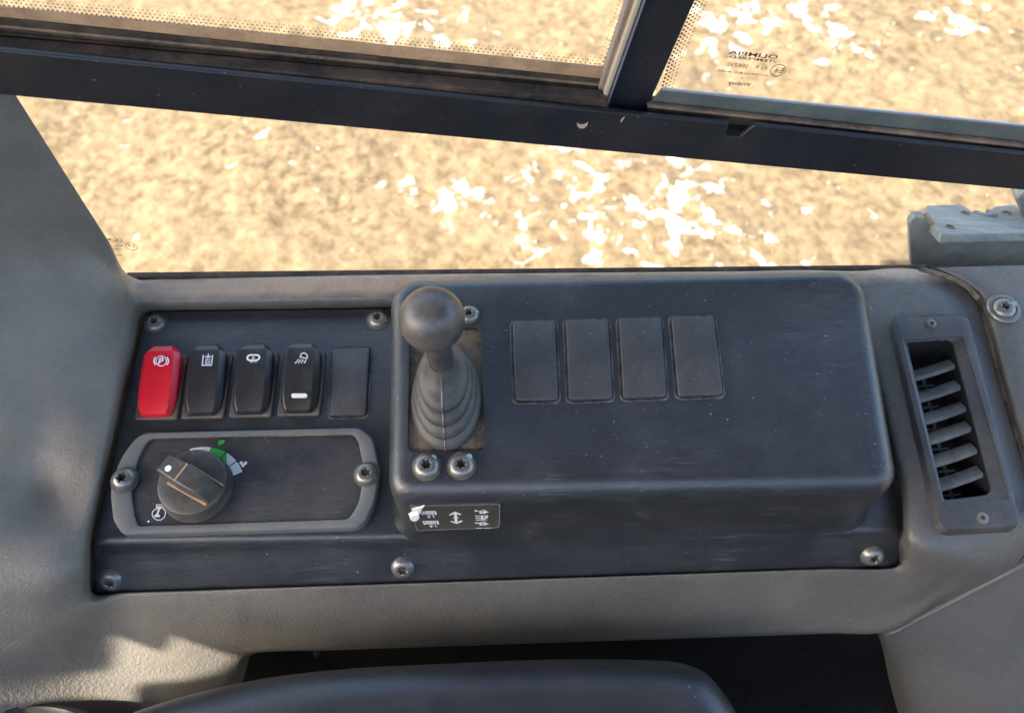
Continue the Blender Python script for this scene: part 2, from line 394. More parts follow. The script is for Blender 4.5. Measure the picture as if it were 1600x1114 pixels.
def litter():
    """bleached leaves and chips lying on the soil, strewn in drifts"""
    V, F = [], []
    def flake(c, r):
        k = len(V); n = random.randint(7, 12); a0 = random.random()*6.3; el = random.uniform(.35, .8); ar = random.random()*6.3
        tx, ty = random.uniform(-.15, .15), random.uniform(-.15, .15); th = random.uniform(.0005, .003)
        ring = []
        for i in range(n):
            a = a0+2*math.pi*i/n; rr = r*random.uniform(.35, 1.25); x, y = rr*math.cos(a), rr*el*math.sin(a)
            x, y = x*math.cos(ar)-y*math.sin(ar), x*math.sin(ar)+y*math.cos(ar); ring.append((x, y))
        for (x, y) in ring: V.append((c.x+x, c.y+y, c.z+.010+x*tx+y*ty))
        V.append((c.x, c.y, c.z+.013+th))
        for i in range(n): F.append([k+i, k+(i+1) % n, k+n])
    drifts = [(840, 265, 24, 16, 9), (715, 305, 20, 12, 7), (960, 330, 75, 26, 30), (1075, 290, 35, 14, 12), (1110, 370, 34, 12, 8), (820, 375, 20, 14, 8), (770, 340, 14, 8, 4),
              (640, 285, 10, 7, 3), (1015, 375, 14, 10, 5), (1195, 395, 16, 8, 5), (620, 42, 45, 18, 20), (1150, 30, 40, 22, 14), (1230, 10, 40, 14, 10), (1310, 60, 20, 12, 6),
              (1050, 360, 24, 12, 6), (905, 340, 25, 12, 8), (560, 10, 40, 10, 8), (1390, 40, 30, 12, 5), (870, 240, 26, 8, 6), (735, 20, 18, 8, 5), (1100, 300, 20, 8, 5)]
    for (x, y, sx, sy, n) in drifts:
        for _ in range(n//3):
            c = G.at(x+random.gauss(0, sx*.5), y+random.gauss(0, sy*.5), 0)
            flake(Vector((c.x, c.y, GZ)), random.choice((.003, .004, .005, .006, .008)))
    for _ in range(70):
        c = G.at(random.uniform(-100, 1700), random.uniform(-60, 430), 0); flake(Vector((c.x, c.y, GZ)), random.uniform(.003, .008))
    me = bpy.data.meshes.new('ground_litter'); me.from_pydata(V, [], F); me.update(); me.materials.append(M['pale'])
    o = bpy.data.objects.new('ground_litter', me); COL.objects.link(o)
    tag(o, 'bleached leaves and chips strewn in drifts over the sandy ground', 'litter', kind='stuff')
litter()
gv = mk('grass_verge', prism([(-60, -60), (60, -60), (60, -3.2), (-60, -3.2)], GZ-.02, GZ+.03), 'grass', frame=Frame(Matrix.Identity(4)), base=Vector((0, 0, 0)), smooth=0)
tag(gv, kind='structure')

# ---- unseen sun blocker added overhead to shade the console, cut to shape one sun patch
BLOCKER_Z = .70
def sun_blocker():
    def up(p): return p+SUN_DIR*((BLOCKER_Z-p.z)/SUN_DIR.z)
    def q(px, py, h): return up(P.M @ pw(px, py, h))
    hole = [q(125, 965, -25), q(160, 990, -36), q(262, 1012, -55), q(275, 984, -45), q(372, 1024, -66), q(352, 1047, -75), q(300, 1060, -74), q(222, 1066, -66), q(234, 1100, -75), q(-10, 1094, -40), q(60, 1050, -35), q(150, 1045, -52)]  # opening shaped so the sun falls as a patch on the lower left trim
    outer = [Vector(c) for c in ((-1.30, -.62, BLOCKER_Z), (-.45, -.62, BLOCKER_Z), (.75, -.46, BLOCKER_Z), (.75, .27, BLOCKER_Z), (-1.30, .27, BLOCKER_Z))]
    bm = bmesh.new(); es = []
    for lp in (outer, hole):
        vv = [bm.verts.new(c) for c in lp]; es += [bm.edges.new((vv[i], vv[(i+1) % len(vv)])) for i in range(len(vv))]
    bmesh.ops.triangle_fill(bm, edges=es, use_beauty=True, use_dissolve=False)
    bmesh.ops.solidify(bm, geom=bm.faces[:], thickness=.006)
    me = bpy.data.meshes.new('sun_blocker'); bm.to_mesh(me); bm.free(); me.materials.append(M['blocker'])
    o = bpy.data.objects.new('sun_blocker', me); COL.objects.link(o); tag(o, kind='structure')
sun_blocker()
# unseen dark walls and floor, added only to keep light off the console
ZS_ = (P.M @ pw(800, 428, 13.5)).z-.030
for nm, pl in (('added_shade_wall', [(-1.1, YW+.006, -.85), (1.1, YW+.006, -.85), (1.1, YW+.006, ZS_), (-1.1, YW+.006, ZS_)]), ('added_shade_wall', [(-1.1, -.80, -.85), (1.1, -.80, -.85), (1.1, -.80, .33), (-1.1, -.80, .33)]), ('added_shade_floor', [(-1.1, -.79, -.85), (1.1, -.79, -.85), (1.1, YW-.01, -.85), (-1.1, YW-.01, -.85)])):
    nv = Vector((0, -.02, 0)) if nm == 'added_shade_wall' else Vector((0, 0, -.02))
    pv_ = [Vector(q) for q in pl]; o = mk(nm, (pv_+[q+nv for q in pv_], [[0, 1, 2, 3], [4, 5, 6, 7], [0, 1, 5, 4], [1, 2, 6, 5], [2, 3, 7, 6], [3, 0, 4, 7]]), 'lining', frame=Frame(Matrix.Identity(4)), base=Vector((0, 0, 0)), smooth=0)
    tag(o, kind='structure')

# ================================================================== side trim round the control panel
def lerp(a, b, t): return a+(b-a)*t
def yrear(x): return lerp(485, 470, (x-230)/1100)      # panel's rear edge
def ysill(x): return lerp(433.5, 422.5, (x-205)/1235)  # sill at the glass
def ylip(x): return lerp(926, 883, (x-148)/1257)       # lower edge of the panel's lip
def ybot(x): return lerp(1018, 985, (x-400)/985)
def wp(px, py, d): return w2p(ww(px, py, d))
ST = []
for x in (1290, 1150, 980, 800, 620, 450, 330, 265):
    yi, ys = yrear(x), ysill(x)
    ST.append([pw(x, yi+2, -8), pw(x, yi-1.5, 2), pw(x, yi-6, 8), pw(x, yi-13, 11.5), pw(x, yi-26, 13), pw(x, ys, 13.5), pw(x, ys+4, 4)])
ST.append([pw(229, 490, -8), pw(225, 487, 2), pw(220, 481, 8), pw(216, 474, 12), pw(213, 462, 15), pw(209, 440, 18), wp(206, 433, 6)])
ST.append([pw(222, 501, -8), pw(217, 499, 2), pw(210, 494, 9), pw(202, 480, 17), pw(195, 457, 26), pw(184, 425, 34), wp(167, 373, 8)])
ST.append([pw(213, 540, -8), pw(209, 539, 2), pw(201, 535, 9), pw(184, 510, 20), pw(157, 450, 40), pw(128, 385, 58), wp(96, 262, 8)])
ST.append([pw(201, 590, -8), pw(197, 590, 2), pw(188, 588, 9), pw(162, 560, 20), pw(110, 480, 44), pw(70, 375, 76), wp(20, 142, 8)])
ST.append([pw(187, 650, -8), pw(183, 650, 2), pw(173, 650, 9), pw(142, 637, 17), pw(70, 560, 40), pw(-5, 420, 78), wp(-70, 0, 8)])
ST.append([pw(173, 710, -8), pw(169, 710, 2), pw(158, 712, 8), pw(126, 716, 11), pw(62, 690, 18), pw(-20, 610, 48), pw(-150, 480, 80)])
ST.append([pw(159, 775, -8), pw(155, 775, 2), pw(145, 780, 8), pw(112, 790, 7), pw(50, 768, 6), pw(-30, 730, 26), pw(-150, 690, 42)])
ST.append([pw(145, 840, -8), pw(141, 840, 2), pw(132, 845, 9), pw(100, 855, 15), pw(40, 850, 21), pw(-40, 845, 27), pw(-150, 840, 32)])
ST.append([pw(143, 888, -18), pw(139, 888, -3), pw(130, 889, 5), pw(96, 897, 12), pw(30, 905, 17), pw(-50, 912, 21), pw(-150, 918, 24)])
ST.append([pw(149, 926, -32), pw(145, 929, -19), pw(132, 940, -12), pw(92, 962, -10), pw(20, 1000, -10), pw(-60, 1035, -9), pw(-150, 1070, -8)])
ST.append([pw(195, 924, -32), pw(193, 927, -21), pw(190, 938, -23), pw(180, 965, -33), pw(160, 1005, -46), pw(130, 1060, -56), pw(95, 1150, -70)])
ST.append([pw(280, 921, -32), pw(280, 924, -21.5), pw(280, 932, -23.5), pw(280, 962, -36), pw(283, 995, -50), pw(288, 1040, -66), pw(290, 1130, -86)])
ST.append([pw(365, 918, -32), pw(365, 921, -21.5), pw(365, 929, -23.5), pw(365, 955, -35), pw(367, 988, -52), pw(370, 1020, -68), pw(372, 1075, -90)])
for x in (402, 520, 700, 900, 1100, 1290):
    yi, yb = ylip(x), ybot(x)
    ST.append([pw(x, yi-1, -32), pw(x, yi+2.4, -21.5), pw(x, yi+9, -23.5), pw(x, lerp(yi, yb, .45), -42), pw(x, lerp(yi, yb, .78), -58), pw(x, yb, -70), pw(x, yb-9, -100)])
ST.append([pw(1398, 884, -32), pw(1400, 886.5, -21), pw(1402, 896, -23), pw(1404, 925, -36), pw(1398, 955, -54), pw(1388, 984, -68), pw(1385, 978, -95)])
ST.append([pw(1409, 870, -22), pw(1412, 876, -15), pw(1421, 886, -14), pw(1452, 900, -17), pw(1472, 915, -28), pw(1476, 930, -38), pw(1478, 938, -50)])
ST.append([pw(1410, 840, -8), pw(1413, 840, 4), pw(1421, 842, 10), pw(1452, 855, 11), pw(1505, 872, 3), pw(1555, 882, -8), pw(1590, 879, -20)])
ST.append([pw(1408, 770, -8), pw(1411, 769, 5), pw(1419, 768, 11), pw(1450, 772, 14), pw(1505, 782, 14), pw(1565, 792, 13), pw(1618, 800, 6)])
ST.append([pw(1388, 690, -8), pw(1391, 690, 5), pw(1399, 689, 11), pw(1430, 690, 14), pw(1482, 697, 14), pw(1540, 700, 14), pw(1590, 702, 9)])
ST.append([pw(1361, 580, -8), pw(1364, 580, 5), pw(1371, 579, 11), pw(1400, 580, 14), pw(1450, 585, 14), pw(1508, 585, 14), pw(1556, 585, 9)])
ST.append([pw(1338, 500, -8), pw(1341, 499, 5), pw(1348, 498, 11), pw(1378, 495, 14), pw(1430, 495, 14), pw(1485, 495, 14), pw(1532, 497, 9)])
ST.append([pw(1326, 478, -8), pw(1329, 476, 5), pw(1336, 472, 10), pw(1360, 462, 13), pw(1400, 455, 14), pw(1455, 456, 14), pw(1517, 463, 10)])
ST.append([pw(1312, 474, -8), pw(1314, 471, 4), pw(1320, 465, 9), pw(1338, 453, 12), pw(1365, 443, 13.5), pw(1400, 434, 14), pw(1441, 422.5, 11)])
# the vent's opening is cut out of the trim
VH = .0155
VO = [P.at(x, y, VH) for x, y in ((1417, 528), (1505, 522), (1572, 782), (1472, 790))]
def inside(p, poly):
    c = False; n = len(poly)
    for i in range(n):
        a, b = poly[i], poly[(i+1) % n]
        if (a.y > p.y) != (b.y > p.y) and p.x < (b.x-a.x)*(p.y-a.y)/(b.y-a.y)+a.x: c = not c
    return c
cen = pw(800, 690, -10)
for r in ST:                                     # the trim's inner flange runs on under the panel
    d = cen-r[0]; d.z = 0; f_ = r[0]+Vector((0, 0, -.010))+d.normalized()*.016
    r[0] = r[0]+Vector((0, 0, -.004)); r.insert(0, f_)
tv, tf = surf(ST, 10, 7, True)
tf = [f for f in tf if not inside(sum((tv[i] for i in f), Vector())/4, VO)]
def sill_dust():
    m = M['trim'].copy(); m.name = 'grey_trim_plastic_dusty_sill'; t = m.node_tree; b = t.nodes['Principled BSDF']
    co = coord(t); sp = t.nodes.new('ShaderNodeSeparateXYZ'); t.links.new(co, sp.inputs[0])
    o = pw(60, 900, -20); y0 = pw(500, 470, 12).y-o.y; y1 = pw(500, 452, 13).y-o.y
    f = math_(t, 'ADD', ramp(t, sp.outputs['Y'], y0, y1, -.25, .75), math_(t, 'MULTIPLY', math_(t, 'SUBTRACT', noise(t, co, 60, 5, .65), .5), 1.6))
    zz = ramp(t, sp.outputs['Z'], pw(500, 440, 24).z-o.z, pw(500, 440, 40).z-o.z, 1, 0)
    cl = t.nodes.new('ShaderNodeClamp'); t.links.new(math_(t, 'MULTIPLY', f, zz), cl.inputs[0]); cl.inputs[2].default_value = .85
    old = b.inputs['Base Color'].links[0].from_socket
    # dust has settled thickest on the pillar side and fades towards the vent
    lf = ramp(t, sp.outputs['X'], pw(60, 900, 0).x-o.x-.02, pw(700, 900, 0).x-o.x, .56, .0)
    lf = math_(t, 'MULTIPLY', lf, ramp(t, noise(t, co, 24, 5, .6), .30, .68, .35, 1.0))
    old = mixc(t, lf, old, (.31, .255, .185))
    t.links.new(mixc(t, cl.outputs[0], old, (.34, .24, .16)), b.inputs['Base Color']); M['trim_sill'] = m
sill_dust()
trim = mk('side_trim', (tv, tf), 'trim_sill', frame=P, base=pw(60, 900, -20), smooth=60,
          label='grey-brown grained plastic cab trim with window pillar surrounding the control panel', cat='trim')

# ---- dust lying on the sill, seal under the glass
sg = [pw(x, ysill(x)+2.5, 13.7) for x in (205, 400, 640)]
seal = thing('window_seal', W, ww(800, 430, 5), 'thin black rubber seal along the bottom of the lower window pane', 'seal')
mk('strip', prism([ww(195, 433, 4.5), ww(1450, 420.5, 4.5), ww(1450, 434, 4.5), ww(195, 447, 4.5)], .0006, .005), 'track', seal, smooth=0, bevel=.001)

# ---- trim beyond the seam on the right, and the lower corner trim
rt = thing('corner_trim', P, pw(1570, 600, 0), 'grey plastic corner trim right of the air vent, held by a washered screw', 'trim')
rows = []
for (a, b, hb) in (((1449, 418.5), (1620, 414), 0), ((1486, 436), (1640, 436), 0), ((1524, 461), (1660, 466), 0), ((1537, 490), (1670, 492), 0), ((1562, 585), (1700, 585), 0), ((1596, 702), (1740, 702), 0), ((1628, 810), (1780, 812), 0)):
    xs = [0, .02, .07, .2, .5, 1]; hh = [2, 10, 15, 17, 17.5, 18]
    rows.append([pw(lerp(a[0], b[0], t), lerp(a[1], b[1], t), h) for t, h in zip(xs, hh)])
mk('shell', surf(rows, 8, 5), 'trim', rt, smooth=60)
screw(rt, pw(1568, 483, 17.4), r=.0066, washer=True, mark=(.8, .3), rot=.3)
gapl = [pw(x, y, 3) for x, y in ((1444, 420), (1483, 437), (1520, 461), (1534, 495), (1559, 588), (1593, 705), (1625, 808))]
lp = crv(gapl, 6)
mk('joint_dirt', surf([[p+Vector((-.004, 0, .001)), p+Vector((0, 0, .0035+.0015*random.random())), p+Vector((.0035, 0, .001))] for p in lp], 1, 2), 'dirt', rt, smooth=60)
lip = [pw(x, y, 15.5) for x, y in ((1438, 420.5), (1462, 427), (1490, 437), (1512, 449), (1522, 460), (1529, 467))]
lc = crv(lip, 5)
mk('edge_bead', loft([[p+Vector((.0016*math.cos(a)*.8, .0016*math.cos(a)*.6, .0016*math.sin(a))) for a in [i*math.pi/4 for i in range(8)]] for p in lc], True, True), 'dirt', rt, smooth=60)
lt = thing('lower_trim', P, pw(1500, 1050, -80), 'smooth grey plastic lower trim below the seam in the bottom right corner', 'trim')
rows = []
for (a, m1, b) in (((1389, 989, -72), (1405, 1030, -92), (1436, 1135, -120)), ((1430, 967, -60), (1460, 1020, -76), (1490, 1140, -108)), ((1480, 941, -47), (1520, 1010, -66), (1560, 1140, -100)), ((1540, 910, -32), (1590, 990, -56), (1640, 1140, -95)), ((1594, 882, -19), (1650, 970, -46), (1720, 1140, -90)), ((1650, 845, -8), (1720, 950, -36), (1800, 1140, -84))):
    A, B, C = pw(*a), pw(*m1), pw(*b)
    rows.append([A+Vector((-.004, .010, -.014)), A+Vector((0, -.0008, -.001)), A.lerp(B, .12), B, B.lerp(C, .5), C])
left = [p+Vector((-.002, .012, -.03)) for p in rows[0]]; rows.insert(0, left)
mk('shell', surf(rows, 7, 5), 'trim_low', lt, smooth=60)

# ---- dark recess behind the armrest
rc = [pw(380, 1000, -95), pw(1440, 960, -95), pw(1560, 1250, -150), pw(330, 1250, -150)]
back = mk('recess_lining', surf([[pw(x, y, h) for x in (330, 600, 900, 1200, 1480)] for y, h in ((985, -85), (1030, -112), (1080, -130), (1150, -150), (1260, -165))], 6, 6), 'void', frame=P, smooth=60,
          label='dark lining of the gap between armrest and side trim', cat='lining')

# ================================================================== control panel: plate, lip and raised box
cp = thing('switch_console', P, pw(800, 650, 0), 'navy black plastic switch console with a raised box on its right', 'console')
BH = .057
rows = []
def edge_x(y): return lerp(224, 142, (y-488)/(848-488))
cols_t = [0, .004, .015, .04, .15, .35, .6, .85, .985, 1]
def panel_row(y0, y1, xl, xr, h, inset=0):
    return [pw(lerp(xl, xr, t), lerp(y0, y1, t), h) for t in cols_t]
rowspec = [(489, 474, 229, 1318, -8), (487, 472.5, 231, 1316, -.6), (488, 473.5, 229, 1318, -.1), (492, 477, 225.5, 1322, 0), (520, 500, 217, 1333, 0), (600, 590, 199, 1361, 0), (700, 690, 176.5, 1386, 0), (800, 790, 154, 1404, 0), (832, 815, 146.5, 1406, 0),
           (843, 826, 144, 1406, -.5), (851, 833, 142.5, 1406, -2.2), (858, 839, 142, 1406, -4.8), (866, 846, 142, 1406, -8), (895, 863, 144, 1405.5, -16.5), (921, 879, 147, 1404.5, -23.8), (924.5, 881.5, 148, 1404, -25), (924, 881, 149, 1403.5, -27)]
for i_, (y0, y1, xl, xr, h) in enumerate(rowspec):
    xl -= 2.5; xr += 2
    if i_ >= 13: y0 += 2.2; y1 += 2.2
    r = panel_row(y0, y1, xl, xr, h)
    r[0] = r[0]+Vector((0, 0, -.004)); r[1] = r[1]+Vector((0, 0, -.0009))
    r[-1] = r[-1]+Vector((0, 0, -.004)); rows.append(r)
plate = mk('plate', surf(rows, 4, 4), 'panel', cp, smooth=50)
# raised box, one moulding with a hole for the lever
bc = [P.at(x, y, BH)[:2] for x, y in ((608, 429), (1354, 413), (1413, 763), (604, 777))]
boxo = rpoly(bc, [.015, .017, .013, .012], 10)
Rr = .0095
lo = []
def zplate(p):                                   # height of the plate under a point, the lip falls away in front
    best = 0.
    rr_ = rows[8:]
    for a_, b_ in zip(rr_[:-1], rr_[1:]):
        t_ = min(max((p[0]-a_[0].x)/(a_[-1].x-a_[0].x), 0), 1); ya = lerp(a_[1].y, a_[-2].y, t_); yb2 = lerp(b_[1].y, b_[-2].y, t_)
        if yb2 <= p[1] <= ya: return lerp(a_[4].z, b_[4].z, (ya-p[1])/max(ya-yb2, 1e-6))
    return 0. if p[1] > rr_[0][4].y else rr_[-1][4].z
lo.append(z(offset(boxo, -.0062), -.026))
for off, h in ((-.0056, -.0030), (-.0044, .0002), (-.0030, .0032), (-.0016, .0066), (-.0007, .0100)):
    lo.append([Vector((p[0], p[1], h+max(zplate(p0), -.016)*(1-h/.0125))) for p, p0 in zip(offset(boxo, off), offset(boxo, -.005))])
lo.append(z(offset(boxo, -.0004), BH-Rr-.012)); lo.append(z(boxo, BH-Rr))
for k in range(1, 8):
    a = k/7*math.pi/2; lo.append(z(offset(boxo, Rr*(1-math.cos(a))), BH-Rr+Rr*math.sin(a)))
bv, bf = loft(lo)
top = lo[-1]
hole = rpoly([P.at(x, y, BH)[:2] for x, y in ((640, 514), (752, 512), (758, 704), (637, 706))], .003, 4)
bm = bmesh.new(); es = []
for l in (top, z(hole, BH)):
    vv = [bm.verts.new(c) for c in l]; es += [bm.edges.new((vv[i], vv[(i+1) % len(vv)])) for i in range(len(vv))]
bmesh.ops.triangle_fill(bm, edges=es, use_beauty=True); bm.verts.index_update()
tvf = ([v.co.copy() for v in bm.verts], [[v.index for v in f.verts] for f in bm.faces]); bm.free()
bx = mk('raised_box', join((bv, bf), tvf, loft([z(hole, BH), z(hole, BH-.0028)])), 'panel', cp, smooth=35)
mk('boot_plate', prism(offset(hole, -.002), BH-.006, BH-.0026), 'dirt', bx, smooth=0)
# screws in the panel
screw(cp, pw(243, 505, .2), r=.0062, rot=.2); screw(cp, pw(591, 499, .2), r=.0060, sock='rustsock', rot=.5)
screw(cp, pw(733, 492, 57.2), r=.0049, mark=(.75, .1)); screw(cp, pw(667, 729, 57.2), r=.0062, mark=(.5, .55), rot=.1); screw(cp, pw(721, 728, 57.2), r=.0062, mark=(.6, .6), rot=.4)
ln = (pw(500, 882, -14)-pw(500, 905, -20)); lipn = Vector((0, -abs(ln.z), abs(ln.y))).normalized()
A, B = pw(400, 862+3, -8-0), pw(400, 913, -23.8); lipn = Vector((0, -(A.z-B.z), (A.y-B.y))).normalized()
def on_lip(px, py):
    t = (px-142)/(1406-142); ys = [lerp(a[0], a[1], t) for a in rowspec]
    for i in range(11, len(rowspec)-1):
        if ys[i] <= py <= ys[i+1]: return pw(px, py, lerp(rowspec[i][4], rowspec[i+1][4], (py-ys[i])/(ys[i+1]-ys[i])))
    return pw(px, py, -14)
screw(cp, on_lip(174, 905), lipn, .0066, 'rustsock', rot=.3); screw(cp, on_lip(630, 886), lipn, .0064, 'rustsock', rot=.1)
screw(cp, on_lip(1362, 864), lipn, .0064, 'rustsock', rot=.6, hscale=.8)

# ---- sticker with pictograms on the box's front wall
yfront = (sum((Vector(c) for c in (P.at(612, 775, BH)[:2], P.at(800, 772, BH)[:2])), Vector((0, 0))))[1]/2
fx = P.at(700, 774, BH)
FW = Frame(P.M @ Matrix(((1, 0, 0, 0), (0, 0, -1, fx.y-.0), (0, 1, 0, 0), (0, 0, 0, 1))))
def fw(px, py, d=0): return FW.at(px, py, d*.001)
dz = FW.at(700, 800, .0012)
st = thing('operating_sticker', FW, FW.at(712, 808, .0012), 'small dark pictogram sticker with a torn corner below the lever', 'sticker')
so_ = rpoly([fw(x, y, 1.2)[:2] for x, y in ((641, 790), (783, 786.5), (781, 824), (650, 829))], [.0005, .0022, .0022, .0022], 5)
mk('backing', prism(so_, .0003, .0013), 'sticker', st, smooth=0)
mk('border', stroke(offset(so_, .0005), .00035, .00142, True), 'line', st, smooth=0)
def fws(*pts): return [fw(x, y, 1.45)[:2] for x, y in pts]
def zpx(x, y): return (620+x*180/1600, 770+y*70/622)         # enlarged-crop coordinates to photo pixels
def fz(*pts): return [fw(*zpx(x, y), 1.45)[:2] for x, y in pts]
ZS = .0015
def ladder(ox, oy):
    s = [stroke(fz((ox, oy), (ox+25, oy+50)), .0005, ZS), stroke(fz((ox+200, oy-5), (ox+215, oy+45)), .0007, ZS), stroke(fz((ox+10, oy+5), (ox+200, oy)), .0003, ZS), stroke(fz((ox+20, oy+42), (ox+210, oy+38)), .0003, ZS)]
    for k in range(6): s.append(stroke(fz((ox+45+k*26, oy+4), (ox+35+k*26, oy+40)), .0005, ZS))
    s += [stroke(fz((ox+95, oy+62), (ox+115, oy+85), (ox+140, oy+62)), .0004, ZS), stroke(fz((ox+115, oy+50), (ox+117, oy+90)), .0004, ZS), stroke(fz((ox+175, oy+50), (ox+185, oy+85)), .0005, ZS)]
    return s
def machine(oy, flip):
    s = [stroke(fz((1085, oy+5), (1150, oy+22), (1185, oy+8), (1235, oy+5)), .0006, ZS), stroke(fz((1150, oy+40), (1225, oy+45), (1240, oy+10)), .0006, ZS), stroke(fz((1165, oy+12), (1160, oy+50)), .0009, ZS), stroke(fz((1195, oy+40), (1220, oy+14)), .0005, ZS)]
    s.append(disc(fz((1258, oy+30))[0], .0006, ZS, 8)); s.append(stroke(fz((1090, oy+22), (1130, oy+12)), .0007, ZS)); return s
ic = ladder(330, 255)+ladder(362, 390)
ic += [stroke(fz((735, 305), (810, 270), (890, 302)), .0011, ZS), stroke(fz((755, 392), (830, 422), (908, 385)), .0011, ZS), stroke(fz((812, 275), (828, 420)), .0013, ZS), stroke(fz((780, 347), (862, 343)), .0007, ZS)]
ic += machine(235, 0)+machine(400, 1)
ic += [stroke(fz((1090, 320), (1265, 315)), .0006, ZS), stroke(fz((1090, 345), (1180, 350), (1250, 345), (1262, 318)), .0007, ZS), stroke(fz((1095, 375), (1262, 373)), .0005, ZS), stroke(fz((1185, 322), (1180, 372)), .0009, ZS), stroke(fz((1215, 362), (1240, 330)), .0006, ZS)]
ic += [stroke(fz((1103, 492), (1190, 490)), .0005, ZS), stroke(fz((1208, 490), (1320, 486)), .0005, ZS)]
mk('pictograms', join(*ic), 'white', st, smooth=0)
tp = fz((160, 290), (215, 255), (205, 218), (260, 200), (330, 185), (390, 162), (365, 200), (340, 245), (318, 300), (285, 335), (235, 348), (185, 325))
mk('torn_corner', join(prism(tp, .0013, .0019), prism(fz((185, 300), (225, 262), (300, 255), (318, 300), (285, 335), (235, 346), (190, 325)), .0018, .0034)), 'paper', st, smooth=0, bevel=.0004)

# ================================================================== rocker switches
def rocker(x, ytop, ybase, wpx, mat, label, name='rocker_switch', lean=0):
    """convex rocker cap with bevelled shoulders on a dusty bezel"""
    b0 = pw(x, ybase, 0); b1 = pw(x, ytop+14, 0); cy_ = (b0.y+b1.y)/2; Ln = (b1.y-b0.y); cx = (b0.x+b1.x)/2
    wd = (pw(x+wpx/2, (ytop+ybase)/2, 6)-pw(x-wpx/2, (ytop+ybase)/2, 6)).x
    t = thing(name, P, Vector((cx, cy_, 0)), label, 'switch', 'rocker switches in a row')
    hw, hl = wd/2, Ln/2
    bo = rpoly([(cx-hw-.0010, cy_-hl-.0006), (cx+hw+.0010, cy_-hl-.0006), (cx+hw+.0010, cy_+hl-.002), (cx-hw-.0010, cy_+hl-.002)], .0014, 3)
    mk('bezel', join(loft([z(bo, -.001), z(bo, .0016), z(offset(bo, .0006), .0022), z(offset(bo, .0012), .0022)], cap1=True)), 'bezel', t, smooth=40)
    # sections along the length: (position, half width at skirt, half width of top face, height)
    sec = [(-1.0, .60, .38, .0010), (-.985, .68, .52, .0032), (-.95, .74, .58, .0050), (-.935, .76, .60, .0054), (-.80, .90, .68, .0066), (-.55, .99, .73, .0080), (-.25, 1., .74, .0092), (0, 1., .74, .0099),
           (.25, .99, .72, .0106), (.55, .97, .70, .0114), (.70, .94, .67, .0118), (.76, .90, .64, .0118), (.93, .68, .46, .0100), (.985, .58, .40, .0086), (1.0, .52, .36, .0030)]
    rows = []
    for (p, ws, wt, h) in sec:
        y = cy_+p*hl; a, b = hw*ws, hw*wt; sk = max(h-.0030, h*.5)
        rows.append([Vector((cx-a, y, -.0005)), Vector((cx-a, y, sk*.7)), Vector((cx-a*.985, y, sk)), Vector((cx-b-.0002, y, h-.0002)), Vector((cx-b+.0002, y, h)), Vector((cx-b*.4, y, h-.00025)), Vector((cx, y, h-.0003)), Vector((cx+b*.4, y, h-.00025)),
                     Vector((cx+b-.0002, y, h)), Vector((cx+b+.0002, y, h-.0002)), Vector((cx+a*.985, y, sk)), Vector((cx+a, y, sk*.7)), Vector((cx+a, y, -.0005))])
    v, f = loft(rows, closed=False); n = 13; f += [list(range(n)), list(range(14*n, 15*n))]
    cap = mk('cap', (v, f), mat, t, smooth=16)
    return t, cap, cx, cy_, hw, hl
def on_cap(crop, h):    # crop coordinates of the enlarged switch view to photo pixels on the cap's top
    return [P.at(210+x*310/1600, 520+y*150/774, h)[:2] for x, y in crop]
KH = .0119
t1, c1, *_ = rocker(255, 537, 655, 60, 'red', 'bright red rocker switch with a white parking brake symbol')
pr = lambda *q: on_cap(q, KH)
def ring_px(cx, cy, rx, ry, a0=0, a1=360, n=22): return on_cap([(cx+rx*math.cos(R(a)), cy-ry*math.sin(R(a))) for a in [a0+(a1-a0)*i/n for i in range(n+1)]], KH)
ZK = KH+.0002
mk('symbol', join(stroke(ring_px(217, 228, 42, 40, 0, 345), .00055, ZK, True), stroke(ring_px(217, 228, 58, 50, 140, 220, 8), .0008, ZK), stroke(ring_px(217, 228, 58, 50, -40, 40, 8), .0008, ZK),
                  stroke(pr((200, 250), (207, 205)), .0010, ZK), stroke(pr((207, 207), (225, 206), (232, 216), (225, 228), (206, 230)), .0009, ZK)), 'white', c1, smooth=0)
t2, c2, *_ = rocker(326, 535, 653, 60, 'rocker', 'black rocker switch with a white hydraulic tank symbol beside the red one')
mk('symbol', join(stroke(pr((557, 180), (548, 262), (622, 262), (632, 180)), .0007, ZK), stroke(pr((570, 193), (620, 193)), .0008, ZK), stroke(pr((597, 170), (595, 205)), .0007, ZK),
                  stroke(pr((578, 212), (574, 250), (606, 250), (610, 212), (578, 212)), .00035, ZK), stroke(ring_px(590, 235, 9, 10, 0, 345, 10), .0003, ZK, True), stroke(pr((590, 205), (590, 222)), .0004, ZK)), 'palegrey', c2, smooth=0)
t3, c3, *_ = rocker(399, 534, 651, 60, 'rocker', 'black rocker switch marked AUTO under a rounded white symbol')
mk('symbol', join(stroke(rpoly(pr((908, 222), (1005, 222), (1012, 180), (915, 180)), .0018, 4), .0009, ZK, True), stroke(pr((948, 205), (972, 200)), .0005, ZK), stroke(pr((955, 195), (962, 212)), .0003, ZK)), 'white', c3, smooth=0)
a, b, u = [Vector((*q, ZK)) for q in pr((930, 242), (988, 242), (930, 224))]
mk('lettering', text_vf('AUTO', a, b, u-a, .02), 'white', c3, smooth=0)
t4, c4, *_ = rocker(473, 532, 649, 60, 'rocker', 'black rocker switch with work lamp symbol and a white bar')
mk('symbol', join(stroke(pr((1340, 195), (1345, 172), (1365, 162), (1385, 170), (1397, 190), (1392, 206), (1332, 196)), .0006, ZK), *[stroke(pr((1325+k*20, 215), (1296+k*25, 247)), .0006, ZK) for k in range(4)]), 'palegrey', c4, smooth=0)
